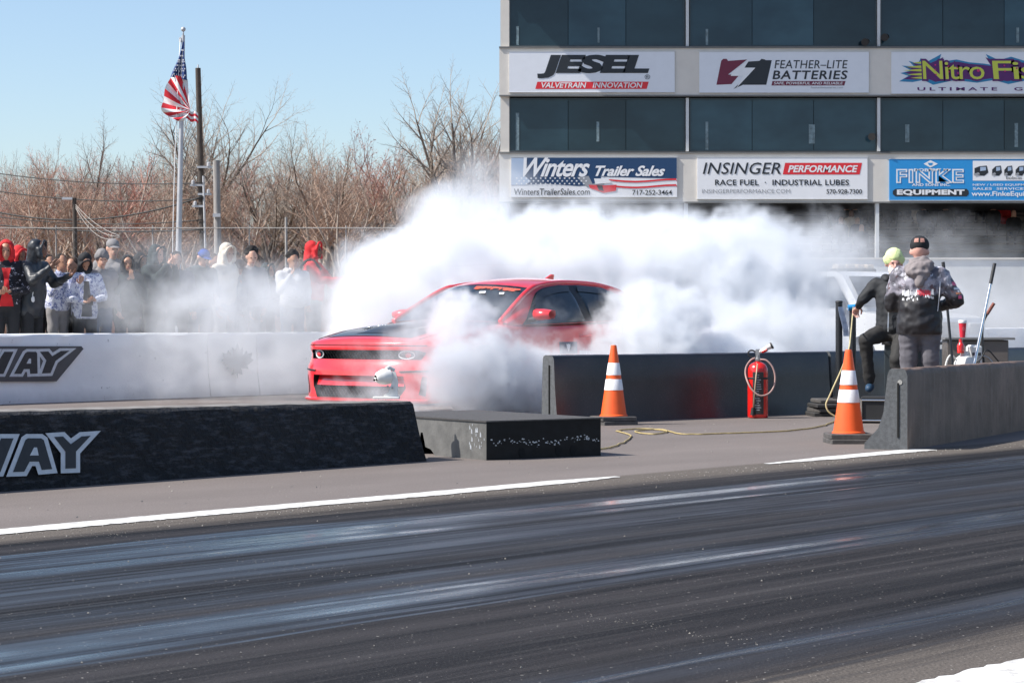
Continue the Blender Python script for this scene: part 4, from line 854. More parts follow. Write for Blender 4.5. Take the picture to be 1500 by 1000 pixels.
g.text('bobcat', 1473, 258.5, 1496, 263, s_bk, 3); g.text('NEW / USED EQUIPMENT · PARTS', 1424, 269.5, 1545, 273, s_wh2, 2, 0, .01); g.text('SALES  SERVICE  RENTAL', 1424, 275, 1545, 278.5, s_wh2, 2, 0, .01)
g.text('www.FinkeEquipment.com', 1422, 280.5, 1556, 289.5, s_wh2, 2, 0, .02)
# ================================================================== TREES
m_bark = M('grey_brown_bark', (.13, .105, .085), .9, var=.3, scale=6, bump=.01, bscale=20, stretch=(3, 3, .6)); m_bark2 = M('pale_bark', (.34, .29, .245), .9, var=.25, scale=6, stretch=(3, 3, .6))
m_twig = M('brown_twigs', (.38, .265, .20), .9, var=.25, scale=1.2); m_twigr = M('reddish_twigs', (.43, .225, .175), .9, var=.25, scale=1.0); m_twigg = M('grey_twigs', (.34, .285, .235), .9, var=.2, scale=1.)
m_bud = M('red_buds', (.50, .17, .14), .8, var=.3, scale=2)
def rot_from(d, ang, az):
    d = d.normalized(); a = d.orthogonal().normalized(); a.rotate(Quaternion(d, az)); return (d * math.cos(ang) + a * math.sin(ang)).normalized()
def make_tree(seed, H, spread, fork, twig_mat, buds=0., bark=None, lean=0.):
    rr = random.Random(seed); tr = MB(); cr = MB(); bd = MB()
    counts = [0]
    def branch(p, d, L, r, lv):
        n = (9, 6, 4, 3, 2)[lv]; pts = [p.copy()]; rs = [r]; q = p.copy(); dd = d.copy(); end = (.62, .25, .3, .4, .5)[lv]
        for i in range(n):
            dd = (dd + Vector((rr.gauss(0, .09), rr.gauss(0, .09), rr.gauss(0, .05) + (.07 if lv in (1, 2) else .03)))).normalized(); q = q + dd * (L / n); pts.append(q.copy()); rs.append(max(.0045, r * (1 - (1 - end) * (i + 1) / n)))
        (tr if lv <= 1 else cr).tube(pts, rs, (7, 5, 3, 3, 3)[lv], False)
        if lv == 4:
            if rr.random() < buds: e = pts[-1]; bd.add([(e.x - .04, e.y, e.z), (e.x + .04, e.y + .02, e.z - .02), (e.x, e.y - .03, e.z + .07)], [(0, 1, 2)])
            return
        nc = (fork, 8, 6, 5)[lv]; lo = (.62, .22, .2, .15)[lv]
        for j in range(nc):
            f = min(.999, lo + (1 - lo) * (j + rr.random() * .8) / nc); k_ = min(n - 1, int(f * n)); pp = pts[k_].lerp(pts[k_ + 1], f * n - k_); ddir = (pts[k_ + 1] - pts[k_]).normalized()
            ang = R(rr.uniform(*((18, 50), (22, 48), (25, 52), (25, 60))[lv])) * (spread if lv == 0 else 1); nd = rot_from(ddir, ang, j * 2.4 + rr.uniform(-.6, .6))
            LL = (H * rr.uniform(.42, .56) if lv == 0 else L * rr.uniform(.34, .52) * (1.1 - .4 * f)); branch(pp, nd, LL, max(.0055, (r * rr.uniform(.38, .55) if lv == 0 else min(rs[k_] * .6, r * (.5, .42, .42, .42)[lv]))), lv + 1)
        if lv < 4:
            branch(pts[-1], dd, H * .36 if lv == 0 else L * .35, rs[-1] * (.8 if lv == 0 else .9), lv + 1)
    branch(Vector((0, 0, -.3)), Vector((lean, 0, 1)).normalized(), H * .42, H * .021 + .03, 0)
    return tr, cr, bd
protos = []; SEEDS = (131, 101, 102, 103, 104, 105)
for i, (H_, spr, fk, tw, bu) in enumerate(((14, .78, 8, m_twigg, 0), (9, .9, 4, m_twig, .0), (9, 1.1, 4, m_twigr, .8), (10, .9, 5, m_twigr, .4), (11, 1.25, 5, m_twigg, 0), (8, .7, 3, m_twig, .0))):
    tr, cr, bd = make_tree(SEEDS[i], H_, spr, fk, tw)
    if bu:
        rr = random.Random(i)
        for v_ in rr.sample(cr.v, int(1100 * bu)): 
            if v_[2] > H_ * .45: x, y, z = v_; s_ = .035; bd.add([(x - s_, y, z), (x + s_, y + .02, z - .02), (x, y - .03, z + s_ * 1.6)], [(0, 1, 2)])
    H_ = float(np.percentile([v_[2] for v_ in cr.v], 99.6)); protos.append((tr.mesh('trunk', m_bark if i % 2 == 0 else m_bark2, 180, False), cr.mesh('crown', tw, None, False), bd.mesh('buds', m_bud, None, False) if bd.v else None, H_))
def place_tree(pi, px, ytop, Y, label, group=None, wide=1.):
    ytop -= 4
    x = (px - 750) * Y / FPX; z0 = hill_z(x, Y); ht = CH + (468 - ytop) * Y / FPX - z0; tr, cr, bu, H_ = protos[pi]; s_ = ht / H_
    o = thing('bare_tree', label, 'tree', (x, Y, z0), rnd.uniform(0, 6.28), group); o.scale = (s_ * wide, s_ * wide, s_)
    link('trunk', tr, o); c = link('crown', cr, o)
    if bu: link('buds', bu, c)['kind'] = 'stuff'
    return o
place_tree(0, 664, 100, 106, 'tall bare tree with a rounded grey crown right beside the tower', wide=1.15)
place_tree(0, 288, 122, 112, 'tall bare tree rising behind the flag and the dark utility pole', wide=1.1)
place_tree(4, 150, 186, 104, 'bare tree with an upright grey crown left of the flagpole', wide=1.2)
place_tree(1, 55, 214, 100, 'small bare tree near the left edge above the hooded spectator', wide=1.0)
place_tree(4, 392, 186, 104, 'wide bare tree right of the utility poles with a forked pale trunk', wide=1.35)
place_tree(4, 478, 190, 102, 'bare tree forking widely midway between the poles and the tower', wide=1.3)
place_tree(3, 560, 190, 118, 'reddish budding tree left of the tall tree beside the tower', wide=1.3)
place_tree(0, 712, 150, 110, 'dark bare tree partly cut off by the tower edge', wide=.8)
rr = random.Random(77)
ORD = ['leftmost', 'second', 'third', 'fourth', 'fifth', 'sixth', 'seventh', 'eighth', 'ninth', 'tenth', 'eleventh', 'twelfth', 'thirteenth', 'fourteenth', 'fifteenth', 'sixteenth', 'rightmost']
KIND_W = ['', 'small brownish', 'spreading reddish', 'budding reddish', 'open-crowned brown', 'narrow brown']
for row, (Y0, Y1, n, lo, hi) in enumerate(((86, 98, 11, 225, 290), (100, 116, 13, 190, 245), (120, 140, 9, 190, 230), (145, 168, 7, 205, 245), (172, 200, 8, 230, 275))):
    for i in range(n):
        px = -60 + (860) * (i + rr.uniform(.15, .85)) / n; Y = rr.uniform(Y0, Y1); yt = rr.uniform(lo, hi) + (10 if px < 240 else 0) + (22 if px < 60 else 0); kd = rr.choice(((1, 5, 5, 2), (1, 2, 3, 4, 5), (1, 2, 3, 4, 4), (2, 2, 3), (2, 3))[row])
        if row < 2: lab = '%s bare tree, %s%s in the %s row of the wood' % (KIND_W[kd], ORD[i] if i < n - 1 else 'rightmost', ' from the left' if 0 < i < n - 1 else '', ('front', 'second')[row])
        else: lab = ('bare tree inside the wood', 'bare tree deep in the wood', 'bare tree at the back of the wood')[row - 2]
        place_tree(kd, px, yt, Y, lab, ('front row of the wood', 'second row of the wood', 'trees inside the wood', 'trees deep in the wood', 'trees at the back of the wood')[row], rr.uniform(.9, 1.5))
# undergrowth: stems and brush nobody could count
mb = MB(); mb2 = MB()
for i in range(12000):
    Y = 84 + 120 * rr.random() ** 1.3; x = (rr.uniform(-60, 800) - 750) * Y / FPX; z = hill_z(x, Y); h_ = rr.uniform(.6, 2.6) * (1 + (Y - 84) / 90); m_ = mb if rr.random() < .6 else mb2
    p = Vector((x, Y, z)); r_ = rr.uniform(.006, .015); lx, ly = rr.gauss(0, .22), rr.gauss(0, .22)
    for k_ in range(4):
        q = p + Vector((lx * h_ * .3 + rr.gauss(0, .10), ly * h_ * .3, h_ * .3)); w_ = r_ * (1 - k_ * .2)
        m_.add([(p.x - w_, p.y, p.z), (p.x + w_, p.y + w_, p.z), (q.x + w_ * .8, q.y + w_, q.z), (q.x - w_ * .8, q.y, q.z)], [(0, 1, 2, 3)])
        if rr.random() < .8: e = p + Vector((rr.gauss(0, .35), rr.gauss(0, .3), h_ * rr.uniform(.1, .4))); m_.add([(p.x, p.y, p.z), (p.x + w_, p.y, p.z + w_), (e.x, e.y, e.z)], [(0, 1, 2)])
        p = q
tag(mb.build('undergrowth', m_twig, fix=False), kind='stuff'); tag(mb2.build('undergrowth', m_twigr, fix=False), kind='stuff')
# ================================================================== POLES, WIRES, FLAG, FENCE
m_pole = M('weathered_pole_wood', (.075, .06, .05), .9, var=.35, scale=5, stretch=(6, 6, .5), bump=.01); m_poleg = M('grey_pole', (.30, .28, .26), .8, var=.3, scale=4, stretch=(5, 5, .5)); m_gal = M('galvanised_pole', (.50, .50, .51), .45, .3, var=.1); m_wire = M('wire_black', (.02, .02, .02), .6, var=0)
def pole(label, px0, px1, ytop, Y, r0, r1, mt_, arms=True, name='utility_pole'):
    a = W(px0, 468, Y); b_ = W(px1, ytop, Y); base = Vector((a.x + (a.x - b_.x) * .12, Y, -.05)); o = thing(name, label, 'utility pole', base); top = b_ - base
    mb = MB(); mb.tube([Vector((0, 0, 0)), top * .5, top], [r0, (r0 + r1) / 2, r1], 12); mb.build('pole_shaft', mt_, o, smooth=60)
    return o, base, top
oA, bA_, tA = pole('tall dark wooden utility pole standing right behind the flag', 300, 290, 100, 75, .125, .09, m_pole)
mb = MB(); mb.tube([tA, tA + Vector((0, 0, .12))], [.03, .02], 6); mb.build('pole_tip', m_gal, oA)
for dz, dx in ((-3.3, .28), (-3.9, -.25), (-4.2, .25), (-4.6, -.2)):
    mb = MB(); f = (tA.z + dz) / tA.z; c = tA * f; mb.box(c + Vector((dx * .5, -.12, 0)), (abs(dx) + .2, .07, .07)); mb.lathe([(0, -.05), (.06, -.05), (.06, .06), (.02, .09), (0, .09)], c + Vector((dx, -.13, .08)), 8); mb.build('cable_bracket', m_gal, oA)
mb = MB(); mb.tube([Vector((.10, -.14, .3)), tA * .62 + Vector((.10, -.14, 0))], .04, 6); mb.build('cable_conduit', m_gal, oA)
oB, _, tB = pole('shorter weathered grey pole just right of the dark utility pole', 321, 317, 235, 66, .12, .10, m_poleg)
mb = MB(); mb.box(tB * .72 + Vector((0, -.13, 0)), (.22, .08, .10)); mb.build('cable_bracket', m_gal, oB)
oC, bC_, tC = pole('short dark wooden pole left of the crowd carrying the wires', 112, 109, 290, 74, .09, .07, m_pole)
mb = MB(); mb.box(tC + Vector((-.22, -.05, -.02)), (.34, .10, .08)); mb.build('lamp_head', m_gal, oC); mb = MB(); mb.box(tC * .48 + Vector((-.05, -.12, .3)), (.07, .05, .5)); mb.build('notice_plate', m_wh, oC)
oD, _, tD = pole('thin pale pole beside the curly-haired spectator', 420, 419, 318, 52, .035, .03, m_poleg, name='slim_pole'); oD['category'] = 'pole'
for i, (y0, y1, sg, r_, lab) in enumerate(((247, 268, .25, .018, 'highest wire running from the left edge to the dark utility pole'), (272, 291, .3, .02, 'second highest wire running to the dark utility pole'), (296, 288, .75, .028, 'thick wire sagging deepest between left edge and utility pole'), (311, 322, .3, .018, 'thin wire below the thick sagging one'), (325, 336, .22, .026, 'lowest wire crossing behind the spectators heads'))):
    mb = MB(); mb.tube(arc_pts(W(-70, y0 - 4, 80), W(297, y1, 74.8), sg, 24), r_, 5); tag(mb.build('overhead_wire', m_wire, smooth=180), lab, 'wire', 'overhead wires on the left')
mb = MB()
for s_ in (.0, .12, .25): mb.tube(arc_pts(W(111, 300 + s_ * 20, 73.9), W(175, 345 + s_ * 10, 70), .15 + s_), .012, 4)
tag(mb.build('drop_cable', m_poleg, smooth=180), 'bundle of pale cables dropping right from the short dark pole', 'cable')
# flagpole + flag
FY = 60.
fp = thing('flagpole', 'tall white flagpole with a ball finial holding a drooping flag', 'flagpole', Vector((W(258.5, 468, FY).x, FY, 0)))
b_ = W(268.5, 52, FY) - fp.location; a_ = W(258, 468, FY) - fp.location; a_.z = 0
mb = MB(); mb.tube([a_ , a_.lerp(b_, .5), b_], [.09, .075, .045], 14); mb.build('pole_shaft', m_gal, fp, smooth=60)
mb = MB(); mb.ball(b_ + Vector((0, 0, .16)), .065, 12, 8); mb.tube([b_, b_ + Vector((0, 0, .12))], .02, 6); mb.build('finial', m_gal, fp, smooth=180)
mb = MB(); mb.box(b_ + Vector((-.05, 0, -.12)), (.12, .08, .12), 0, .01); mb.build('pulley', m_gal, fp)
mb = MB(); mb.tube(arc_pts(b_ + Vector((-.07, -.05, -.1)), a_ + Vector((-.1, -.05, 1.2)), .05, 10, Vector((-1, 0, 0))), .012, 5); mb.build('halyard', m_wh, fp, smooth=180)
fl = thing('flag', 'american flag with stars and stripes drooping from the flagpole', 'flag', W(268, 62, FY - .06))
f_r, f_w, f_b = M('flag_red', (.62, .02, .035), .7, var=.06), M('flag_white', (.80, .79, .78), .7, var=.04), M('flag_blue', (.015, .045, .17), .7, var=.08)
def fpnt(px, py, dep=0.): p = W(px, py, FY - .06) - fl.location; return Vector((p.x, p.y - dep, p.z))
lft = smooth_path([(268, 61, 0), (262, 84, 0), (255, 100, 0), (250, 113, 0)], 6); rgt = smooth_path([(270, 62, 0), (270.5, 84, 0), (273, 100, 0), (274, 118, 0)], 6)
rows = []
for i in range(len(lft)):
    f = i / (len(lft) - 1); rows.append([fpnt(lft[i].x + (rgt[i].x - lft[i].x) * q, lft[i].y + (rgt[i].y - lft[i].y) * q, .10 * f * math.sin(q * 9 + .5 * f)) for q in np.linspace(0, 1, 15)])
mb = MB(); mb.grid(rows); mb.build('canton', f_b, fl, smooth=180)
mb = MB()
for i in range(9):
    for j in range(5):
        f = .22 + .72 * i / 8; q = (j + .5 + (.3 if i % 2 else 0)) / 5.4
        if f < .35 and j not in (1, 2, 3): continue
        k_ = f * (len(lft) - 1); a = int(k_); r0 = rows[a]; q_ = q * 14; c_ = r0[int(q_)].lerp(rows[min(a + 1, len(rows) - 1)][min(14, int(q_) + 1)], .5) + Vector((0, -.03, 0)); mb.add([c_ + Vector((.022 * (1 if w % 2 == 0 else .45) * math.sin(w * math.pi / 5), 0, .03 * (1 if w % 2 == 0 else .45) * math.cos(w * math.pi / 5))) for w in range(10)], [tuple(range(10))])
mb.build('stars', f_w, fl, fix=False)['kind'] = 'stuff'
outer = smooth_path([(274, 116, 0), (262, 112, 0), (250, 113, 0), (245, 124, 0), (240, 138, 0), (238, 152, 0), (237.5, 163, 0), (246, 170, 0), (258, 176, 0), (266, 180, 0)], 8)
F_ = Vector((279, 161, 0)); ns = 13; tot = len(outer) - 1
for sidx in range(ns):
    i0, i1 = sidx / ns * tot, (sidx + 1) / ns * tot; rows = []
    for u_ in np.linspace(i0, i1, 5):
        a = int(min(u_, tot - 1)); p = outer[a].lerp(outer[a + 1], u_ - a); rows.append([fpnt(F_.x + (p.x - F_.x) * q, F_.y + (p.y - F_.y) * q + 3 * math.sin(q * 3.1) * (u_ / tot - .3), .12 * math.sin(q * 5 + u_ * .35) * q) for q in np.linspace(.03, 1, 16)])
    mb = MB(); mb.grid(rows); mb.build('stripe', f_r if sidx % 2 == 1 else f_w, fl, smooth=180)
for q0, mt_, off in ((0, f_w, 0), (1, f_r, 3.5), (2, f_w, 7.5), (3, f_r, 11)):
    rows = [[fpnt(x, 158 + (x - 268) * .35 + off + e + 1.5 * math.sin(x * .5), -.04 + .05 * math.sin(x * .4)) for e in (0, 3.9)] for x in np.linspace(266, 290, 12)]
    mb = MB(); mb.grid(rows); mb.build('stripe', mt_, fl, smooth=180)
# chain link fence behind the crowd
fn = thing('chain_link_fence', 'tall galvanised chain link fence with a top rail behind the crowd', 'fence', (W(400, 468, 48).x, 48, 0))
x0, x1 = W(-60, 468, 48).x - fn.location.x, W(790, 468, 48).x - fn.location.x; zt = CH + (468 - 334) * 48 / FPX
mb = MB(); mb.tube([(x0, 0, zt), (x1, 0, zt)], .014, 6); mb.build('top_rail', m_poleg, fn, smooth=60)
n = 6
for i in range(n + 1): x = x0 + (x1 - x0) * i / n; mb = MB(); mb.tube([(x, .03, 0), (x, .03, zt + .06)], .016, 6); mb.build('fence_post', m_poleg, fn, smooth=60)
mb = MB(); st_ = .17
for i in range(int((x1 - x0 + zt) / st_)):
    for d in (1, -1):
        xa = x0 - (zt if d == 1 else 0) + i * st_; pa, pb = Vector((xa if d == 1 else xa + 0, 0, 0 if d == 1 else zt)), Vector((xa + zt, 0, zt if d == 1 else 0))
        if d == -1: pa.x -= 0; 
        for p_, q_ in ((pa, pb), (pb, pa)):
            if p_.x < x0: p_ += (q_ - p_) * ((x0 - p_.x) / (q_.x - p_.x)) if q_.x > x0 else Vector((0, 0, 0))
            if p_.x > x1: p_ += (q_ - p_) * ((x1 - p_.x) / (q_.x - p_.x)) if q_.x < x1 else Vector((0, 0, 0))
        if pb.x - pa.x > .05: w_ = .0011; mb.add([pa + Vector((0, 0, w_)), pb + Vector((0, 0, w_)), pb - Vector((0, 0, w_)), pa - Vector((0, 0, w_))], [(0, 1, 2, 3)])
mb.build('wire_mesh', m_gal, fn, fix=False)['kind'] = 'stuff'
# ================================================================== PEOPLE
m_skin = [M('skin_light', (.62, .36, .26), .5, var=.06, scale=20), M('skin_tan', (.42, .22, .14), .5, var=.06, scale=20), M('skin_brown', (.20, .10, .062), .5, var=.06, scale=20), M('skin_pink', (.66, .36, .29), .5, var=.08, scale=20)]
m_eye = M('eye_dark', (.02, .015, .012), .25, var=0); m_lip = M('lip', (.36, .12, .10), .5, var=0)
def capmesh(mb, p0, p1, r0, r1, n=12):
    p0, p1 = Vector(p0), Vector(p1); d = p1 - p0; L = d.length
    if L < 1e-5: return mb.ball(p0, r0, n, 8)
    pts, rs = [], []
    for a in np.linspace(-90, 0, 5): pts.append(p0 + d / L * r0 * math.sin(R(a))); rs.append(max(.0005, r0 * math.cos(R(a))))
    for a in np.linspace(0, 90, 5): pts.append(p1 + d / L * r1 * math.sin(R(a))); rs.append(max(.0005, r1 * math.cos(R(a))))
    # keep positions monotone
    q = []; last = -1e9
    for p, r_ in zip(pts, rs):
        t_ = (p - p0).dot(d / L)
        if t_ > last + 1e-5: q.append((p, r_)); last = t_
    return mb.tube([a for a, _ in q], [b_ for _, b_ in q], n)
def prim(mb, q):
    if q[0] == 'c': capmesh(mb, *q[1:5])
    elif q[0] == 'e':
        s0 = len(mb.v); mb.ball((0, 0, 0), q[2], 16, 12); m_ = Matrix.Translation(Vector(q[1]))
        if len(q) > 3: m_ = m_ @ q[3].to_matrix().to_4x4()
        mb.xf(m_, s0)
def blob(name, prims, mat_, parent, voxel=.02, it=4, wr=0., wsc=9., seed=0, extra=None, sm=True):
    mb = MB()
    for q in prims: prim(mb, q)
    me = mb.mesh(name, mat_, None, False); o = link(name, me, parent)
    rm = o.modifiers.new('r', 'REMESH'); rm.mode = 'VOXEL'; rm.voxel_size = voxel; rm.use_smooth_shade = True
    if it: s_ = o.modifiers.new('s', 'SMOOTH'); s_.iterations = it; s_.factor = .5
    bpy.context.view_layer.update(); bake(o); me2 = o.data; me2.materials.clear(); me2.materials.append(mat_)
    if wr > 0:
        n = len(me2.vertices); co = np.empty(n * 3, np.float32); me2.vertices.foreach_get('co', co); co = co.reshape(-1, 3); no = np.empty(n * 3, np.float32); me2.vertices.foreach_get('normal', no); no = no.reshape(-1, 3)
        r_ = np.random.RandomState(seed); h = np.zeros(n)
        for k_ in range(9):
            dv = r_.normal(size=3); dv[2] *= 1.6; dv *= wsc * (1 + k_ * .45) / np.linalg.norm(dv); ph = r_.rand() * 6.28
            w_ = np.sin(co @ dv + ph + 1.3 * np.sin(co @ (dv[[1, 2, 0]] * .6) + ph)); h += (1 - 2 * np.abs(w_)) / (1 + k_ * .45)
        co += no * (h * wr * .35)[:, None]; me2.vertices.foreach_set('co', co.ravel())
    if extra:
        bm = bmesh.new(); bm.from_mesh(me2); e_ = MB()
        for q in extra: prim(e_, q) if q[0] != 'c' else capmesh(e_, *q[1:5], n=7)
        t_ = e_.mesh('tmp', mat_, None, False); bm.from_mesh(t_); bm.to_mesh(me2); bm.free(); bpy.data.meshes.remove(t_)
    me2.polygons.foreach_set('use_smooth', [True] * len(me2.polygons)); me2.update(); return o
def V(*a): return Vector(a)
CG = 'crowd behind the white wall'
def hand(wr, el, curl=.5, palm=V(0, 0, -1), s=1., right=True):
    """palm + five fingers as primitives; wr wrist, el elbow, palm = where the palm faces"""
    d = (wr - el).normalized(); pn = (palm - d * palm.dot(d)).normalized(); sd = d.cross(pn) * (1 if right else -1)
    Q = []; pc = wr + d * .045 * s; k0 = wr + d * .085 * s
    palm_p = [('c', wr - d * .03, wr + d * .02, .027 * s, .026 * s), ('e', pc, (.040 * s, .016 * s, .046 * s), Matrix((sd, pn, d)).transposed().to_quaternion())]
    for i, (o_, L_) in enumerate(((-.029, .068), (-.010, .078), (.010, .073), (.028, .058))):
        b_ = k0 + sd * o_ * s - d * .012 * s; a1 = curl * .9; a2 = curl * 1.9; d1 = d * math.cos(a1) + pn * math.sin(a1); d2 = d * math.cos(a2) + pn * math.sin(a2)
        m1 = b_ + d1 * L_ * .55 * s; m2 = m1 + d2 * L_ * .5 * s; Q += [('c', b_, m1, .0095 * s, .0085 * s), ('c', m1, m2, .0085 * s, .0070 * s)]
    t0 = wr + d * .025 * s - sd * .028 * s; t1 = t0 - sd * .026 * s + d * .022 * s + pn * .012 * s; t2 = t1 + d * .028 * s + pn * .016 * s * (.4 + curl)
    Q += [('c', t0, t1, .012 * s, .010 * s), ('c', t1, t2, .010 * s, .008 * s)]
    return palm_p, Q
def person(label, loc, rz, h=1.75, skin=0, arms=((V(-.25, .0, 1.14), V(-.25, -.06, .90)), (V(.25, .0, 1.14), V(.25, -.06, .90))), legs=None, head=(0, 0), curl=(.5, .5), palm=(V(0, 0, 1), V(0, 0, 1)),
           top=None, bottom=None, hood=None, hair=None, hat=None, vox=.02, cvox=.02, lean=0., bulk=1.1, jacket=None, sleeves=True, face=True, group=None, shoe=None, hips=None, long=.0, seed=0, backpack=None, bag=False):
    """local frame: facing -y, right hand at -x.  head=(yaw to his left, pitch down)"""
    if group == CG:
        rq = random.Random(seed * 7 + 3); rz += R(rq.uniform(-14, 14)); head = (head[0] + rq.uniform(-.35, .35), head[1] + rq.uniform(-.08, .25)); lean = rq.uniform(0, .14); h += rq.uniform(-.04, .05)
        arms = tuple((e_ + V(rq.uniform(-.02, .02), rq.uniform(-.05, .03), rq.uniform(-.02, .03)), w_ + V(rq.uniform(-.03, .03), rq.uniform(-.07, .02), rq.uniform(-.03, .05))) for e_, w_ in arms)
    o = thing('person', label, 'person', loc, rz, group); o.scale = (h / 1.75,) * 3
    sk = m_skin[skin]; L = V(0, -math.sin(lean), 0)
    hp = hips or V(0, 0, .95)
    up = lambda z: hp + V(0, -math.sin(lean) * (z - .95), math.cos(lean) * (z - .95))
    ch, nb = up(1.30), up(1.47); hd = up(1.63) + V(0, -.02, 0)
    sh = [up(1.415) + V(-.185, 0, 0), up(1.415) + V(.185, 0, 0)]
    legs = legs or ((V(-.10, -.02, .5), V(-.11, .02, .09), V(-.12, -.10, .04)), (V(.10, -.02, .5), V(.11, .02, .09), V(.12, -.10, .04)))
    hr = Quaternion((0, 0, 1), head[0]) @ Quaternion((1, 0, 0), head[1])
    def H(x, y, z): return hd + hr @ V(x, y, z)
    B = [('c', up(.98), up(1.20), .105, .10), ('c', up(1.2), up(1.36), .11, .10), ('c', sh[0], sh[1], .05, .05), ('c', nb + V(0, 0, -.03), hd + V(0, .015, -.04), .055, .052),
         ('e', H(0, .012, .022), (.076, .096, .098), hr), ('e', H(0, -.030, -.045), (.056, .060, .068), hr), ('c', H(0, -.088, .0), H(0, -.108, -.030), .010, .016), ('c', H(-.03, -.082, .018), H(.03, -.082, .018), .013, .013), ('c', H(-.02, -.085, -.065), H(.02, -.085, -.065), .011, .011), ('e', H(0, -.075, -.092), (.026, .022, .02), hr),
         ('e', H(-.080, .01, -.01), (.012, .022, .034), hr), ('e', H(.080, .01, -.01), (.012, .022, .034), hr)]
    X = []
    for i, (el, wr) in enumerate(arms):
        B += [('c', sh[i], el, .048, .040), ('c', el, wr, .040, .026)]; pp, ff = hand(wr, el, curl[i], palm[i], 1.0, i == 0); B += pp; X += ff
    for i, (kn, an, toe) in enumerate(legs):
        hj = hp + V(-.09 if i == 0 else .09, 0, -.02); B += [('c', hj, kn, .082, .055), ('c', kn, an, .054, .036)]
    blob('body', B, sk, o, vox, 2, extra=X)
    if face:
        for s_ in (-1, 1):
            mb = MB(); mb.ball(H(s_ * .031, -.0905, .004), (.011, .008, .007), 8, 6); mb.build('eye', m_eye, o, smooth=180)
        mb = MB(); mb.ball(H(0, -.098, -.064), (.024, .008, .007), 8, 6); mb.build('mouth', m_lip, o, smooth=180)
    b = bulk
    if bottom:
        P_ = []
        for i, (kn, an, toe) in enumerate(legs):
            hj = hp + V(-.095 if i == 0 else .095, 0, -.02); P_ += [('c', hj, kn, .105, .078), ('c', kn, an + (kn - an) * .08, .074, .062)]
        P_ += [('c', hp + V(-.07, 0, 0), hp + V(.07, 0, 0), .125, .125), ('c', hp, up(1.03), .125, .12)]
        blob('trousers', P_, bottom, o, cvox, 2, .010, 14, seed)
        for i, (kn, an, toe) in enumerate(legs):
            dd = (toe - an); dd.z = min(dd.z, -.02) if shoe is None else dd.z; f = V(dd.x, dd.y, 0).normalized() if V(dd.x, dd.y, 0).length > .01 else V(0, -1, 0)
            mb = MB(); prim(mb, ('c', V(an.x, an.y, an.z - .035) - f * .05, toe + f * .02, .045, .038)); mb.build('shoe', shoe or m_black, o, smooth=180)
    if top:
        J = [('c', up(1.02 - long), up(1.16), .150 * b, .152 * b), ('c', up(1.14) + V(-.045, 0, 0), up(1.33) + V(-.07, 0, 0), .122 * b, .125 * b), ('c', up(1.14) + V(.045, 0, 0), up(1.33) + V(.07, 0, 0), .122 * b, .125 * b), ('c', sh[0] + V(.01, 0, -.01), sh[1] + V(-.01, 0, -.01), .080 * b, .080 * b), ('c', nb + V(0, 0, -.05), nb + V(0, 0, .02), .085, .070)]
        for i, (el, wr) in enumerate(arms):
            wc = wr + (el - wr).normalized() * .015
            J += [('c', sh[i], el, .076 * b, .064 * b)] + ([('c', el, wc, .062 * b, .042 * b)] if sleeves else [])
        J += [('c', up(1.0 - long) + V(-.06, 0, 0), up(1.14) + V(-.05, 0, 0), .135 * b, .130 * b), ('c', up(1.0 - long) + V(.06, 0, 0), up(1.14) + V(.05, 0, 0), .135 * b, .130 * b)]
        jk = blob('jacket', J, top, o, cvox, 2, .014, 11, seed + 1); bm = bmesh.new(); bm.from_mesh(jk.data)
        low = [v_ for v_ in bm.verts if abs(v_.co.x) < .30 and v_.co.z < 1.2]; hz = up(.93 - long)
        gm = bmesh.ops.bisect_plane(bm, geom=bm.verts[:] + bm.edges[:] + bm.faces[:], plane_co=hz, plane_no=(0, math.sin(lean), -math.cos(lean)), clear_outer=not any(wr.z < .98 for _, wr in arms)) if not any(wr.z < 1.0 for _, wr in arms) else None
        bm.to_mesh(jk.data); bm.free()
    if hood:
        mh, kind = hood
        if kind == 'up':
            Q = [('e', H(0, .035, .030), (.108, .108, .120), hr), ('c', H(0, .06, -.02), nb + V(0, .04, -.01), .10, .11)]
            for a in range(14):
                t0, t1 = a / 14 * 2 * math.pi, (a + 1) / 14 * 2 * math.pi
                Q.append(('c', H(.084 * math.sin(t0), -.066 - .020 * math.cos(t0), .008 + .108 * math.cos(t0)), H(.084 * math.sin(t1), -.066 - .020 * math.cos(t1), .008 + .108 * math.cos(t1)), .019, .019))
            Q += [('c', H(s_ * .09, -.03, 0), H(s_ * .085, -.05, -.09), .03, .035) for s_ in (-1, 1)]
            # keep the face open: only the shell behind the rim
            Q[0] = ('e', H(0, .046, .030), (.106, .104, .118), hr)
            blob('hood', Q, mh, o, .014, 2, .006, 16, seed + 2)
        else:
            Q = [('c', nb + V(-.09, .02, .0), nb + V(0, .10, -.03), .055, .065), ('c', nb + V(.09, .02, .0), nb + V(0, .10, -.03), .055, .065), ('c', nb + V(-.075, -.03, -.01), nb + V(-.09, .02, .0), .045, .055), ('c', nb + V(.075, -.03, -.01), nb + V(.09, .02, .0), .045, .055), ('c', nb + V(0, .10, -.03), nb + V(.0, .135, -.13), .065, .05)]
            blob('hood', Q, mh, o, .014, 2, .006, 16, seed + 2)
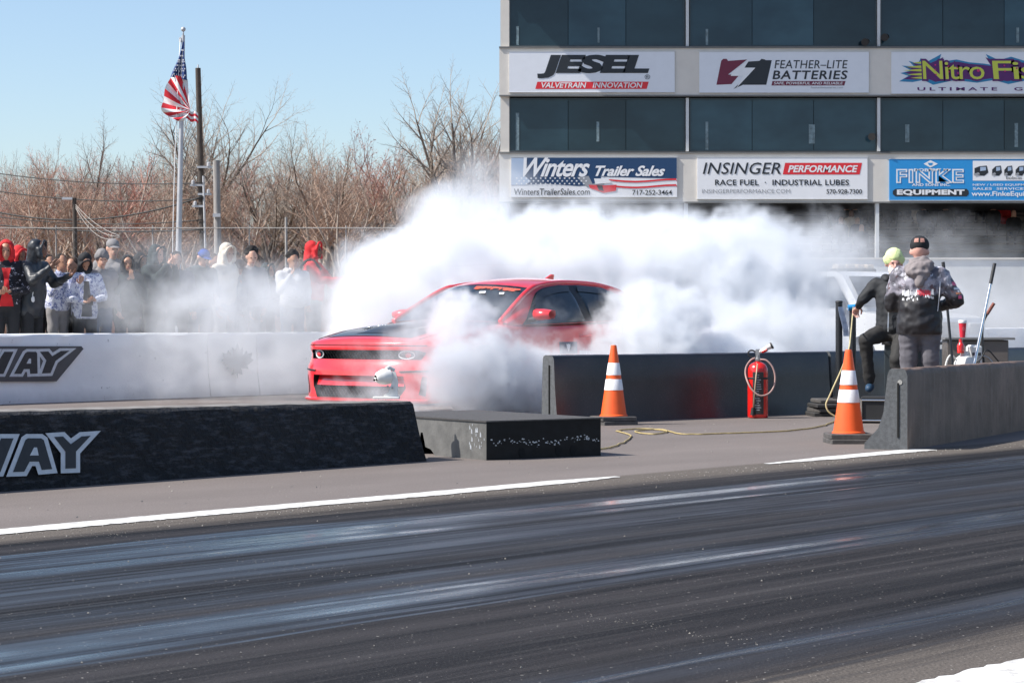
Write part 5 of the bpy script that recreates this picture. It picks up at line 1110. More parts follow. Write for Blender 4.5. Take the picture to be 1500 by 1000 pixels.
    if hair:
        mh, kind = hair
        Q = [('e', H(0, .032, .048), (.086, .092, .086), hr)]
        if kind == 'curly':
            rr_ = random.Random(seed); Q = [('e', H(0, .03, .055), (.088, .09, .085), hr)]
            for i in range(40):
                a, c = rr_.uniform(0, 6.28), rr_.uniform(-.1, 1.4); Q.append(('e', H(.090 * math.cos(a) * math.cos(c), .035 + .085 * math.sin(a) * math.cos(c) * (1 if math.sin(a) > 0 else .75), .05 + .10 * math.sin(c)), (.026, .026, .026)))
        elif kind == 'long': Q += [('c', H(-.07, .05, .02), H(-.08, .06, -.15), .035, .03), ('c', H(.07, .05, .02), H(.08, .06, -.15), .035, .03), ('c', H(0, .08, .02), H(0, .09, -.15), .05, .04)]
        blob('hair', Q, mh, o, .013, 1, .006, 40, seed)
    if hat:
        mh, kind = hat
        if kind == 'cap':
            c_ = blob('cap', [('e', H(0, .012, .052), (.088, .104, .078), hr)], mh, o, .012, 2); mb = MB(); f = 1
            mb.grid([[H(x * .075, -.085 - .075 * (1 - x * x) * t_, .052 - .012 * t_ - .012 * x * x) for x in np.linspace(-1, 1, 9)] for t_ in (0, .5, 1)]); mb.build('brim', mh, c_, smooth=180)
        elif kind == 'capback':
            c_ = blob('cap', [('e', H(0, .012, .056), (.090, .106, .088), hr)], mh, o, .010, 2)
            for a0, a1 in ((-34, -8), (3, 30)): mb = MB(); mb.grid([[H(.0915 * math.sin(a) * r_, .012 + .1085 * math.cos(a) * r_, z) for a in np.linspace(R(a0), R(a1), 7)] for z, r_ in ((.066, .995), (.080, .975), (.098, .90), (.106, .85))]); mb.build('mesh_panel', M('cap_peach_panel', (.40, .20, .16), .8, var=.4, scale=40), c_, smooth=180)
            mb = MB(); mb.grid([[H(x * .075, -.09 - .075 * (1 - x * x) * t_, .052 - .012 * t_) for x in np.linspace(-1, 1, 9)] for t_ in (0, .5, 1)]); mb.build('brim', mh, c_, smooth=180)
        elif kind == 'beanie':
            blob('beanie', [('e', H(0, .012, .062), (.092, .108, .098), hr), ('c', H(-.05, .01, .035), H(.05, .01, .035), .062, .062)], mh, o, .011, 2, .004, 45, seed)
    o['_H'] = 0; del o['_H']
    return o, H, up, sh
def Cp(px, Y, z=.33):
    back = max(0, Y - (28.9 + (px / 458) * 4.2)); Y = 23.62 / (.64 + .768 * (750 - px) / FPX) + min(1.0, back) * .9; p = W(px, 468, Y); return Vector((p.x, Y, z))
k_ = lambda n, c, **a: M(n, c, .85, **a)
f_black, f_red, f_dgr, f_cream, f_grey, f_blue, f_navy = k_('cloth_black', (.014, .015, .018)), k_('cloth_red', (.55, .018, .022)), k_('cloth_dark_green', (.018, .032, .034)), k_('cloth_cream', (.62, .55, .45)), k_('cloth_grey', (.22, .21, .21)), k_('cap_blue', (.025, .08, .35)), k_('cloth_navy', (.02, .03, .06))
f_puff = M('black_puffer', (.022, .026, .032), .45, var=.15, bump=.004, bscale=30); f_jean = k_('blue_jeans', (.06, .09, .15)); m_hair = k_('dark_hair', (.012, .009, .008)); m_hairb = k_('brown_hair', (.06, .035, .022))
f_flor, t, b = nodes_of('blue_floral_cloth'); k = NB(t); P = k.n('ShaderNodeTexCoord').outputs['Object']
n1 = k.noise(P, 17, 3, .6); n2 = k.noise(P, 55, 3, .6); c = k.mix(k.m('MULTIPLY', k.rng(n1, .47, .53), k.rng(n2, .42, .55)), (.62, .64, .72), (.10, .13, .32)); t.links.new(c, b.inputs['Base Color']); b.inputs['Roughness'].default_value = .85
f_pat, t, b = nodes_of('black_cloth_white_paisley'); k = NB(t); P = k.n('ShaderNodeTexCoord').outputs['Object']
c = k.mix(k.m('MULTIPLY', k.rng(k.noise(P, 20, 4, .7), .58, .60), k.rng(k.noise(P, 50, 3, .7), .48, .52)), (.012, .012, .018), (.5, .5, .6)); t.links.new(c, b.inputs['Base Color']); b.inputs['Roughness'].default_value = .85
def facing(px, Y, deg): return R(deg)
UP = V(0, -.3, 1)
# rz: 0 faces the camera, positive turns towards the right of the picture
P1, H, up, sh = person('person in red hoodie under an open black patterned jacket at the left edge', Cp(9, 29.1), R(12), 1.70, 1, ((V(-.24, -.05, 1.12), V(-.10, -.26, 1.08)), (V(.25, -.04, 1.12), V(.02, -.27, 1.09))), top=f_pat, bottom=f_black, hood=(f_red, 'up'), curl=(.8, .8), group=CG, seed=1)
def front_panel(o, name, mt_, zs_, wf):
    j = [c for c in o.children if c.name.startswith('jacket')][0]; rows = []
    for z in zs_:
        row = []
        for q in np.linspace(-1, 1, 9):
            x = wf(z) * q; ok, p_, n_, _ = j.ray_cast(Vector((x, -.30 if z > 1.15 or z < .98 else -.22, z)), Vector((0, 1, 0))); row.append(Vector((x, (p_.y if ok else -.14) - .008, z)))
        rows.append(row)
    mb = MB(); mb.grid(rows); return mb.build(name, mt_, o, smooth=180)
front_panel(P1, 'hoodie_front', f_red, np.linspace(.90, 1.40, 14), lambda z: .06 + .03 * math.sin(z * 9))
person('person in red hood standing behind the black puffer jacket', Cp(27, 30.6), R(35), 1.66, 2, top=f_red, bottom=f_black, hood=(f_red, 'up'), group=CG, seed=2)
P3, H, up, sh = person('person in black hooded puffer jacket raising both hands', Cp(46, 29.2), R(62), 1.78, 2, ((V(-.30, -.18, 1.20), V(-.20, -.42, 1.36)), (V(.26, -.16, 1.16), V(.14, -.42, 1.28))), top=f_puff, bottom=f_black, hood=(f_puff, 'up'), curl=(.15, .35), palm=(V(1, -.2, .8), V(-.5, -.2, .8)), bulk=1.12, group=CG, long=.18, seed=3)
mb = MB(); mb.lathe([(0, -.006), (.035, -.006), (.04, 0), (.035, .006), (0, .006)], (-.14, -.12, .98), 14, 'y'); mb.tube([(-.14, -.11, 1.02), (-.13, -.12, 1.10)], .006, 5); mb.build('pocket_charm', m_wh, P3)
P4, H, up, sh = person('person in white jacket half hidden between black puffer and floral jackets', Cp(84, 30.0), R(70), 1.62, 1, ((V(-.25, -.12, 1.16), V(-.14, -.34, 1.36)), (V(.25, -.12, 1.16), V(.14, -.34, 1.34))), top=f_flor, bottom=f_grey, hair=(m_hair, 'short'), group=CG, seed=4)
P5, H, up, sh = person('person with black hood looking down at a phone in white and blue floral jacket', Cp(124, 29.6), R(20), 1.56, 1, ((V(-.28, -.08, 1.12), V(-.08, -.30, 1.06)), (V(.26, -.08, 1.10), V(.07, -.30, 1.06))), head=(.1, .55), top=f_flor, bottom=f_black, hood=(f_black, 'up'), curl=(.9, .9), group=CG, seed=5, bulk=1.08, long=.12)
front_panel(P5, 'black_shirt_front', f_black, np.linspace(.84, 1.36, 12), lambda z: .035 + .09 * (1.36 - z))
mb = MB(); mb.box((0.0, -.37, 1.08), (.075, .012, .15), 0, .003); ph = mb.build('phone', m_black, None); ph.parent = None
ph.matrix_world = P5.matrix_world @ Matrix.Identity(4); ph.location = P5.location; ph.rotation_euler = P5.rotation_euler; ph.scale = P5.scale; tag(ph, 'black phone held in the hands of the person in floral jacket', 'phone')
person('bare-headed person with dark bun behind the floral jacket', Cp(108, 30.9), R(-15), 1.60, 1, top=f_navy, bottom=f_black, hair=(m_hairb, 'short'), group=CG, seed=6)
person('person in grey knitted hat just right of the floral jacket', Cp(146, 30.3), R(25), 1.60, 0, top=f_grey, bottom=f_jean, hat=(f_grey, 'beanie'), group=CG, seed=7)
person('tall person in flat grey cap standing at the back, faint in the haze', Cp(165, 31.6), R(20), 1.80, 0, top=f_grey, bottom=f_black, hat=(f_grey, 'cap'), group=CG, seed=8)
person('person in dark hood with patterned headband holding hands to the chin', Cp(186, 30.2), R(30), 1.60, 1, ((V(-.24, -.14, 1.14), V(-.06, -.24, 1.38)), (V(.24, -.14, 1.14), V(.06, -.24, 1.38))), top=f_dgr, bottom=f_black, hood=(f_black, 'up'), group=CG, seed=9)
person('person in large dark green hood with pale hands at the mouth', Cp(226, 30.2), R(60), 1.72, 0, ((V(-.26, -.20, 1.22), V(-.06, -.30, 1.46)), (V(.24, -.20, 1.20), V(.05, -.31, 1.44))), top=f_dgr, bottom=f_black, hood=(f_dgr, 'up'), bulk=1.15, group=CG, seed=10, skin=0) if False else person('person in large dark green hood with pale hands at the mouth', Cp(226, 30.2), R(60), 1.72, 0, ((V(-.26, -.20, 1.22), V(-.06, -.30, 1.46)), (V(.24, -.20, 1.20), V(.05, -.31, 1.44))), top=f_dgr, bottom=f_black, hood=(f_dgr, 'up'), bulk=1.15, group=CG, seed=10)
person('person in blue cap and dark jacket looking right and down', Cp(291, 31.0), R(48), 1.72, 0, head=(.1, .3), top=f_dgr, bottom=f_jean, hat=(f_blue, 'cap'), hair=(m_hairb, 'short'), hood=(f_dgr, 'down'), group=CG, seed=11)
person('person in cream knitted hood beside the blue cap', Cp(328, 31.0), R(65), 1.80, 1, top=f_cream, bottom=f_grey, hood=(f_cream, 'up'), group=CG, seed=12)
person('person in brown cap lowering the head in front of the cream hood', Cp(346, 30.4), R(50), 1.62, 1, head=(0, .5), top=f_grey, bottom=f_black, hat=(k_('cap_brown', (.20, .14, .11)), 'cap'), group=CG, seed=13)
person('person with dark bushy hair half turned behind the brown cap', Cp(364, 31.6), R(30), 1.74, 0, top=f_grey, bottom=f_black, hair=(m_hair, 'curly'), group=CG, seed=14)
person('curly-haired person in pale grey hoodie covering the mouth', Cp(428, 32.6), R(28), 1.72, 1, ((V(-.22, -.18, 1.18), V(-.05, -.24, 1.42)), (V(.25, .0, 1.14), V(.25, -.06, .90))), top=k_('hoodie_pale_grey', (.42, .42, .43)), bottom=f_jean, hair=(m_hair, 'curly'), hood=(MATS['hoodie_pale_grey'], 'down'), group=CG, seed=15)
P9, H, up, sh = person('person in bright red hoodie reaching both arms to the right', Cp(458, 33.0), R(72), 1.84, 2, ((V(-.24, -.20, 1.20), V(-.12, -.46, 1.20)), (V(.24, -.20, 1.18), V(.12, -.44, 1.22))), top=f_red, bottom=f_grey, hood=(f_red, 'up'), group=CG, seed=16)
mb = MB(); mb.tube(smooth_path([V(-.12, .17, 1.05), V(-.13, .15, 1.38), V(-.12, 0, 1.50), V(-.12, -.14, 1.36)], 4), .022, 8); mb.build('backpack_strap', f_black, P9, smooth=180)
mb = MB(); mb.box((0, .22, 1.18), (.28, .12, .40), 0, .04); bp_ = mb.build('backpack', f_black, None, smooth=60); bp_.location = P9.location; bp_.rotation_euler = P9.rotation_euler; bp_.scale = P9.scale; tag(bp_, 'small black backpack worn by the person in the bright red hoodie', 'backpack')

for px, yy, rz_, h_, tp, hd_, lab, sd in ((205, 31.6, 40, 1.66, f_black, ('hood', f_black), 'person in plain black hood in the gap left of the large dark green hood', 51), (258, 31.2, 35, 1.62, f_navy, ('hair', m_hair), 'dark-haired person in navy top left of the blue cap', 52), (312, 32.4, 45, 1.62, f_black, ('hair', m_hairb), 'brown-haired person in black top between the blue cap and the cream hood', 53), (388, 33.2, 40, 1.56, f_dgr, ('hood', f_dgr), 'short person in dark green hood right of the bushy-haired one', 54), (66, 31.0, 40, 1.62, f_black, ('hair', m_hair), 'dark-haired person in black top glimpsed behind the black puffer jacket', 55)):
    person(lab, Cp(px, yy), R(rz_), h_, 1, top=tp, bottom=f_black, hood=(hd_[1], 'up') if hd_[0] == 'hood' else None, hair=(hd_[1], 'short') if hd_[0] == 'hair' else None, group=CG, seed=sd)
# ---- the two crewmen on the right
f_trou = M('black_work_trousers', (.022, .021, .020), .8, var=.25, scale=6, bump=.002); f_gtr = M('grey_trousers', (.115, .11, .125), .85, var=.25, scale=5)
f_sh = M('black_shell_jacket', (.016, .018, .021), .75, var=.15, bump=.002, bscale=60); f_yel = M('neon_beanie', (.70, .80, .38), .9, var=.15, scale=30, bump=.004, bscale=70); f_hood = M('taupe_hood', (.23, .20, .20), .9, var=.1)
f_cam, t, b = nodes_of('grey_camo_jacket'); k = NB(t); P = k.n('ShaderNodeTexCoord').outputs['Object']
sx = k.n('ShaderNodeSeparateXYZ'); t.links.new(P, sx.inputs[0]); z = sx.outputs[2]
n1 = k.noise(P, 8, 4, .65); n2 = k.noise(k.v('MULTIPLY', P, (1, 1, .6)), 22, 4, .7)
c = k.mix(k.rng(n1, .44, .56), (.34, .32, .37), (.10, .095, .115)); c = k.mix(k.rng(n2, .59, .63), c, (.55, .55, .60)); c = k.mix(k.rng(k.noise(P, 13, 3), .62, .66), c, (.10, .055, .06))
mk = k.rng(k.m('ADD', z, k.m('MULTIPLY', k.m('SUBTRACT', n1, .5), .22)), 1.215, 1.245); c = k.mix(mk, (.018, .017, .020), c)
t.links.new(c, b.inputs['Base Color']); b.inputs['Roughness'].default_value = .55
# man 1: neon beanie, half sitting, right arm stretched to the post, foot on a step
Y1 = 23.4
M1 = W(1305, 468, Y1)
P10, H, up, sh = person('bearded crewman in neon beanie and black jacket with a foot up on the crate', (M1.x, Y1, 0), R(-18), 1.80, 3,
    ((V(-.27, -.04, 1.24), V(-.345, .08, 1.15)), (V(.27, -.02, 1.12), V(.22, -.22, 1.06))),
    legs=((V(-.22, -.24, .82), V(-.195, -.12, .38), V(-.18, -.26, .33)), (V(.10, -.30, .62), V(.12, -.24, .12), V(.13, -.36, .05))), hips=V(.035, .0, .91), head=(.30, .1),
    top=f_sh, bottom=f_trou, hat=(f_yel, 'beanie'), hood=(f_sh, 'down'), curl=(.95, .6), palm=(V(0, 0, -1), V(0, 0, 1)), vox=.013, cvox=.014, bulk=1.05, seed=21, shoe=M('blue_work_shoe', (.015, .05, .10), .6), group=None)
blob('beard', [('e', H(0, -.075, -.085), (.060, .040, .058)), ('e', H(0, -.085, -.13), (.045, .032, .05)), ('e', H(-.045, -.05, -.06), (.022, .03, .045)), ('e', H(.045, -.05, -.06), (.022, .03, .045))], k_('white_beard', (.62, .58, .54)), P10, .010, 1, .006, 60, 3)
mb = MB(); mb.grid([[(x, -.182 - .012 * math.sin(z * 20), z - .10) for x in (-.006, .006)] for z in np.linspace(1.0, 1.42, 12)]); mb.build('zip', m_steel, P10)
# man 2: standing with his back to us
Y2 = 21.6; M2 = W(1347, 468, Y2)
P11, H, up, sh = person('crewman seen from behind in black trucker cap and grey camouflage print jacket', (M2.x, Y2, 0), R(170), 1.83, 3,
    ((V(-.335, -.03, 1.17), V(-.16, -.24, 1.12)), (V(.26, -.06, 1.14), V(.10, -.28, 1.10))),
    top=f_cam, bottom=f_gtr, hat=(f_black, 'capback'), hood=(f_hood, 'down'), vox=.013, cvox=.013, bulk=1.17, seed=31, head=(-.05, .12), long=.06)
blob('hood_folds', [('e', up(1.495) + V(0, .075, .0), (.150, .085, .070), Quaternion((0, 1, 0), .12)), ('e', up(1.45) + V(.01, .115, .0), (.125, .062, .085)), ('e', up(1.545) + V(.0, .045, .0), (.105, .075, .045)), ('e', up(1.38) + V(.0, .125, .0), (.075, .045, .07))], f_hood, P11, .011, 2, .020, 16, 4)
mw_ = P11
def back_pt(x, z, out=.0):              # ray cast on the jacket from behind
    j = [c for c in P11.children if c.name.startswith('jacket')][0]; ok, p_, n_, _ = j.ray_cast(Vector((x, 1.2, z)), Vector((0, -1, 0)))
    return p_ + n_ * (.004 + out) if ok else Vector((x, .2, z))
m_pr_w = flat('print_white', (.70, .70, .72)); m_pr_r = flat('print_red', (.62, .05, .07)); m_pr_p = flat('print_pink', (.70, .10, .22))
for s_, x0, x1, z0, z1, mt_ in (('white', .155, .02, 1.235, 1.275, m_pr_w), ('RACING', .015, -.105, 1.238, 1.280, m_pr_r), ('nitro', .14, .06, 1.195, 1.228, m_pr_w), ('team', .05, -.03, 1.19, 1.225, m_pr_w)):
    vs_, fs = text_mesh(s_, .2, .03)
    pass
rr = random.Random(12)
mb = MB(); mr_ = MB()
for i in range(30):                      # jagged unreadable lettering of the back print
    f = i / 29; x = .150 - .27 * f; q_ = mr_ if .48 < f < .92 else mb; z0 = 1.228 + rr.uniform(-.012, .006); z1 = 1.268 + rr.uniform(-.008, .014); w_ = rr.uniform(.003, .006); dx = rr.uniform(-.006, .006)
    q_.add([back_pt(x + w_, z0), back_pt(x - w_, z0), back_pt(x - w_ + dx, z1), back_pt(x + w_ + dx, z1)], [(0, 1, 2, 3)])
    if rr.random() < .6: zz_ = rr.uniform(z0, z1); q_.add([back_pt(x + .006, zz_), back_pt(x - .008, zz_), back_pt(x - .008, zz_ + .007), back_pt(x + .006, zz_ + .007)], [(0, 1, 2, 3)])
    if rr.random() < .5: zz_ = z0 - rr.uniform(.012, .05); mb.add([back_pt(x + .006, zz_), back_pt(x - .006, zz_ - .006), back_pt(x - .004, zz_ + .018), back_pt(x + .003, zz_ + .022)], [(0, 1, 2, 3)])
mb.build('back_print', m_pr_w, P11, fix=False)['kind'] = 'stuff'; mr_.build('back_print', m_pr_r, P11, fix=False)['kind'] = 'stuff'
mb = MB(); mb.tube([back_pt(-.16 - .0 * i, z, .002) + V(-.02 * math.sin((z - 1.1) * 6), 0, 0) for i, z in enumerate(np.linspace(1.34, 1.08, 12))], .0045, 5); mb.build('piping', m_pr_w, P11, smooth=180)
def side_pt(y, z): 
    j = [c for c in P11.children if c.name.startswith('jacket')][0]; d = Vector((1, -.75, 0)).normalized(); o_ = Vector((-.33, 0, z)) - d * 1.0 + Vector((.0, y, 0)); ok, p_, n_, _ = j.ray_cast(o_, d); return p_ + n_ * .004 if ok else o_
for (y0, y1, z0, z1, mt_) in ((-.03, .07, 1.315, 1.345, m_pr_p), (-.03, .06, 1.275, 1.295, m_pr_w), (-.02, .05, 1.235, 1.25, M('print_orange', (.5, .2, .1), .5, var=0)), (-.01, .03, 1.195, 1.225, m_pr_p)):
    mb = MB(); mb.grid([[side_pt(y, z) for y in np.linspace(y0, y1, 6)] for z in (z0, z1)]); mb.build('sleeve_print', mt_, P11, fix=False)
# spectators on the grandstand, a few pixels each
spec = []
for i, (c1_, c2_) in enumerate(((f_black, m_skin[0]), (f_navy, m_skin[1]), (f_red, m_skin[0]), (f_cream, m_skin[2]))):
    o = blob('person', [('c', V(0, 0, .45), V(0, 0, .85), .17, .16), ('c', V(-.17, 0, .88), V(.17, 0, .88), .08, .08), ('c', V(-.20, 0, .85), V(-.22, -.10, .55), .06, .05), ('c', V(.20, 0, .85), V(.22, -.10, .55), .06, .05), ('c', V(-.1, 0, .45), V(-.12, -.45, .47), .09, .07), ('c', V(.1, 0, .45), V(.12, -.45, .47), .09, .07), ('c', V(-.12, -.45, .45), V(-.12, -.45, .05), .06, .05), ('c', V(.12, -.45, .45), V(.12, -.45, .05), .06, .05), ('e', V(0, 0, 1.10), (.09, .10, .125))], c1_, None, .05, 2); o.data.materials.append(c2_)
    for p_ in o.data.polygons:
        if p_.center.z > .99 and p_.center.y < .04: p_.material_index = 1
    spec.append(o.data); bpy.data.objects.remove(o)
rr = random.Random(44)
cand = [(1222, 6, 0), (1240, 5, 0), (1252, 5, 0), (1259, 6, 0), (1266, 7, 0), (1275, 6, 1), (1247, 4, 3), (1232, 3, 0), (1256, 3, 1), (1262, 2, 0), (1238, 7, 1), (1300, 6, 0), (1318, 7, 1), (1330, 7, 0), (1345, 6, 3), (1362, 7, 0), (1370, 6, 0), (1352, 5, 1), (1385, 5, 0), (1410, 6, 1), (1440, 7, 0), (1455, 5, 0), (1470, 6, 2), (1485, 4, 0), (840, 7, 0), (855, 7, 2), (870, 7, 2), (885, 7, 0), (1265, 9, 0), (1254, 9, 0), (1340, 9, 0), (1398, 9, 1)]
for px, row, kd in cand:
    o = link('person', spec[kd]); y = BY + .5 + .72 * row + .12; z = 2.75 + .26 * row - .38; o.location = (bxp(px) * y / BY, y, z); o.rotation_euler = (0, 0, rr.uniform(-.5, .5)); tag(o, ('spectator in dark clothes seated on the grandstand bleachers', 'spectator in navy clothes seated on the grandstand bleachers', 'spectator in red clothes seated on the grandstand bleachers', 'spectator in cream clothes seated on the grandstand bleachers')[kd], 'person', ('dark-clothed grandstand spectators', 'navy-clothed grandstand spectators', 'red-clothed grandstand spectators', 'cream-clothed grandstand spectators')[kd])
# ================================================================== THINGS ROUND THE CREWMEN
m_post = M('black_steel_tube', (.030, .032, .036), .35, .3, var=.1)
Yp = 24.6
def post(label, px, ytop, Yq):
    t_ = thing('steel_post', label, 'post', (W(px, 468, Yq).x, Yq, 0), 0, 'black posts on the rubber stack'); zt_ = CH + (468 - ytop) * Yq / FPX
    mb = MB(); mb.tube([(0, 0, .19), (0, 0, zt_)], .038, 16); mb.build('tube', m_post, t_, smooth=60)
    mb = MB(); mb.lathe([(0, zt_), (.042, zt_), (.042, zt_ + .012), (.03, zt_ + .02), (0, zt_ + .02)], n=16); mb.build('end_cap', m_black, t_, smooth=60); mb = MB(); mb.lathe([(.04, .19), (.07, .19), (.07, .205), (.04, .21)], n=16); mb.build('foot_flange', m_black, t_, smooth=60)
    return t_
post('left black steel post standing on the stack of rubber pads', 1229, 443, Yp); p2 = post('right black steel post with blue grip under the crewman hand', 1249, 452, Yp)
zt_ = CH + (468 - 452) * Yp / FPX
mb = MB(); mb.tube([(-.055, -.03, zt_ + .01), (.03, -.03, zt_ + .02)], .030, 12); mb.build('grip', M('blue_grip', (.02, .25, .55), .4, var=.1), p2, smooth=60)
mb = MB(); mb.grid([[(-.11 + .03 * math.sin(z * 9) + x, -.045 + .01 * math.sin(x * 60), z) for x in np.linspace(-.03, .035, 5)] for z in np.linspace(zt_ - .30, zt_ + .02, 10)]); tag(mb.build('cleaning_rag', M('pale_blue_rag', (.42, .46, .55), .9, var=.25, scale=20), smooth=180), 'pale blue rag hanging between the two black posts', 'rag').location = p2.location
sk_ = thing('rubber_pads', 'stack of black rubber base pads under the steel posts', 'rubber pads', (W(1217, 468, 24.6).x + .07, 24.6, 0), R(8))
for i, (w_, h_) in enumerate(((.60, .05), (.56, .05), (.58, .045), (.52, .045))): mb = MB(); mb.box((rnd.uniform(-.02, .02), rnd.uniform(-.02, .02), .025 + i * .048), (w_, .45, h_ - .006), rnd.uniform(-.06, .06), .012); mb.build('pad', m_rubg if i % 2 else m_rub, sk_, smooth=30)
cr_ = thing('step_crate', 'low black crate with bright metal frame under the raised shoe', 'crate', (W(1285, 468, 22.9).x, 22.95, 0), R(-12))
mb = MB(); mb.box((0, 0, .14), (.30, .30, .26), 0, .01); mb.build('box', m_black, cr_, smooth=30)
for x in (-.145, .145): mb = MB(); mb.tube([(x, -.16, .0), (x, -.16, .24)], .012, 8); mb.build('leg', m_chr, cr_, smooth=60)
mb = MB(); mb.tube([(-.145, -.16, .03), (.145, -.16, .03)], .010, 8); mb.build('rail', m_chr, cr_, smooth=60); mb = MB(); mb.tube([(-.145, -.16, .235), (.145, -.16, .235)], .010, 8); mb.build('rail', m_chr, cr_, smooth=60)
st_ = thing('metal_cabinet', 'tall dark blue-black metal cabinet the bearded crewman sits on', 'cabinet', (W(1335, 468, 23.85).x, 23.80, 0), R(-14))
mb = MB(); mb.box((0, 0, .40), (.55, .45, .78), 0, .01); mb.build('body', M('dark_cabinet', (.035, .045, .052), .4, .2, var=.15), st_, smooth=30); mb = MB(); mb.box((0, 0, .80), (.60, .50, .03), 0, .006); mb.build('seat_top', m_black, st_, smooth=30)
mb = MB(); mb.box((-.06, -.232, .40), (.012, .01, .72)); mb.build('door_edge', m_post, st_)
tb = thing('tool_cabinet', 'grey-brown metal cabinet with an overhanging top behind the right barrier', 'cabinet', (W(1428, 468, 26.2).x, 26.2, 0), R(-4))
zt = CH + (468 - 494) * 26.2 / FPX
mb = MB(); mb.box((0, 0, (zt - .03) / 2), (.70, .5, zt - .03), 0, .01); mb.build('body', M('cabinet_taupe', (.12, .105, .095), .5, .2, var=.15, scale=3), tb, smooth=30); mb = MB(); mb.box((.02, 0, zt - .013), (.80, .58, .026), 0, .005); mb.build('top_board', M('cabinet_top', (.13, .13, .13), .5), tb, smooth=30)
cu = thing('paper_cup', 'tall red paper cup with white print standing on the taupe cabinet', 'cup', (W(1410, 468, 26.0).x, 26.0, zt))
mb = MB(); mb.lathe([(0, 0), (.030, 0), (.046, .19), (.043, .19), (.028, .01), (0, .01)], n=24); mb.build('cup_body', M('cup_red', (.62, .02, .04), .45, var=.02), cu, smooth=50)
mb = MB(); mb.lathe([(.0455, .165), (.0475, .17), (.0485, .198), (.0465, .20)], n=24); mb.build('rim', m_wh, cu, smooth=50)
mb = MB()
for i in range(8): a = 2 * math.pi * i / 8; mb.add([(.0 + .012 * math.cos(a), -.0425, .10 + .018 * math.sin(a)), (.008 * math.cos(a + .3), -.0425, .10 + .012 * math.sin(a + .3)), (.012 * math.cos(a + .5), -.0425, .10 + .018 * math.sin(a + .5))], [(0, 1, 2)])
mb.build('cup_print', m_wh, cu, fix=False)
# sprayer
Ys = 22.3; sp_ = thing('chemical_sprayer', 'white plastic sprayer tank with red pump cap behind the right barrier', 'sprayer', (W(1414, 468, Ys).x, Ys, 0), R(10)); zb = .50
m_pl = M('translucent_white_plastic', (.70, .70, .68), .4, var=.06)
mb = MB(); mb.lathe([(0, zb - .50), (.10, zb - .50), (.115, zb - .48), (.125, zb + .02), (.12, zb + .10), (.09, zb + .17), (.05, zb + .20), (.045, zb + .24), (0, zb + .24)], n=28); mb.build('tank', m_pl, sp_, smooth=50)
mb = MB(); mb.box((.09, 0, zb + .20), (.13, .14, .20), 0, .02); mb.build('side_jug', m_pl, sp_, smooth=40); mb = MB(); mb.box((.09, -.072, zb + .21), (.09, .004, .03)); mb.build('jug_label', m_lmid, sp_)
mb = MB(); mb.lathe([(.0, zb + .22), (.034, zb + .22), (.036, zb + .29), (.028, zb + .31), (.018, zb + .32), (.016, zb + .36), (0, zb + .36)], (-.06, -.03, 0), 16); mb.build('pump_cap', m_red, sp_, smooth=50)
mb = MB(); mb.tube(smooth_path([V(-.10, 0, zb + .16), V(-.16, -.02, zb + .20), V(-.21, -.03, zb + .12), V(-.23, -.03, zb - .05), V(-.20, -.02, zb - .2)], 6), .010, 8); mb.build('pale_hose', m_pl, sp_, smooth=180)
mb = MB(); mb.tube([V(.16 + .13 * math.cos(a), -.05 + .03 * math.sin(a * 2), zb + .06 + .13 * math.sin(a)) for a in np.linspace(0, 12.5, 60)], .008, 6); mb.build('coiled_cable', m_steel, sp_, smooth=180)
mb = MB(); mb.tube(smooth_path([V(.04, -.08, zb + .10), V(.12, -.10, zb + .16), V(.2, -.08, zb + .25), V(.34, -.06, zb + .12), V(.48, -.04, zb + .02)], 6), .007, 6); mb.tube(smooth_path([V(-.02, -.12, zb + .0), V(.05, -.13, zb + .08), V(.10, -.12, zb + .14)], 6), .007, 6); mb.build('black_hose', m_black, sp_, smooth=180)
# broom with silver handle, black rod, curved squeegee handle
br = thing('push_broom', 'push broom leaning up with a long silver handle and black grip', 'broom', (0, 0, 0), 0)
a_, b_ = W(1425, 545, 21.9), W(1457, 386, 22.2); lo = a_ + (a_ - b_) * ((a_.z - .06) / (b_.z - a_.z)); br.location = (lo.x, lo.y, 0); L0 = Vector((lo.x, lo.y, 0))
gr_ = b_ + (a_ - b_) * .19
mb = MB(); mb.tube([lo - L0, gr_ - L0], .015, 12); mb.build('handle', m_chr, br, smooth=60); mb = MB(); mb.tube([gr_ - L0, b_ - L0], .018, 12); mb.build('grip', m_black, br, smooth=60); mb = MB(); mb.box((lo.x - L0.x, 0, .05), (.45, .08, .05), 0, .01); mb.build('broom_head', m_black, br, smooth=30); mb = MB(); mb.box((0, 0, .015), (.44, .06, .03)); mb.build('bristles', m_rub, br)
b2 = thing('long_pole', 'thin black pole leaning behind the camouflage jacket elbow', 'pole', (0, 0, 0)); a_, b_ = W(1396, 540, 22.1), W(1381.5, 384, 22.3); lo = a_ + (a_ - b_) * ((a_.z - .02) / (b_.z - a_.z)); b2.location = (lo.x, lo.y, 0); L0 = Vector((lo.x, lo.y, 0))
mb = MB(); mb.tube([lo - L0, a_.lerp(b_, .72) - L0], .0135, 10); mb.build('shaft', m_post, b2, smooth=60); mb = MB(); mb.tube([a_.lerp(b_, .72) - L0, b_ - L0], .017, 10); mb.build('grip', m_black, b2, smooth=60)
b3 = thing('squeegee', 'black bent squeegee handle with worn reddish grip right of the broom', 'squeegee', (0, 0, 0)); lo = W(1447, 545, 22.4); lo.z = .03; b3.location = (lo.x, lo.y, 0); L0 = Vector((lo.x, lo.y, 0))
mb = MB(); mb.tube([p - L0 for p in smooth_path([lo, W(1441, 530, 22.4), W(1439, 495, 22.4), W(1440, 474, 22.4), W(1446, 460, 22.4)], 6)], .012, 10); mb.build('shaft', m_post, b3, smooth=60)
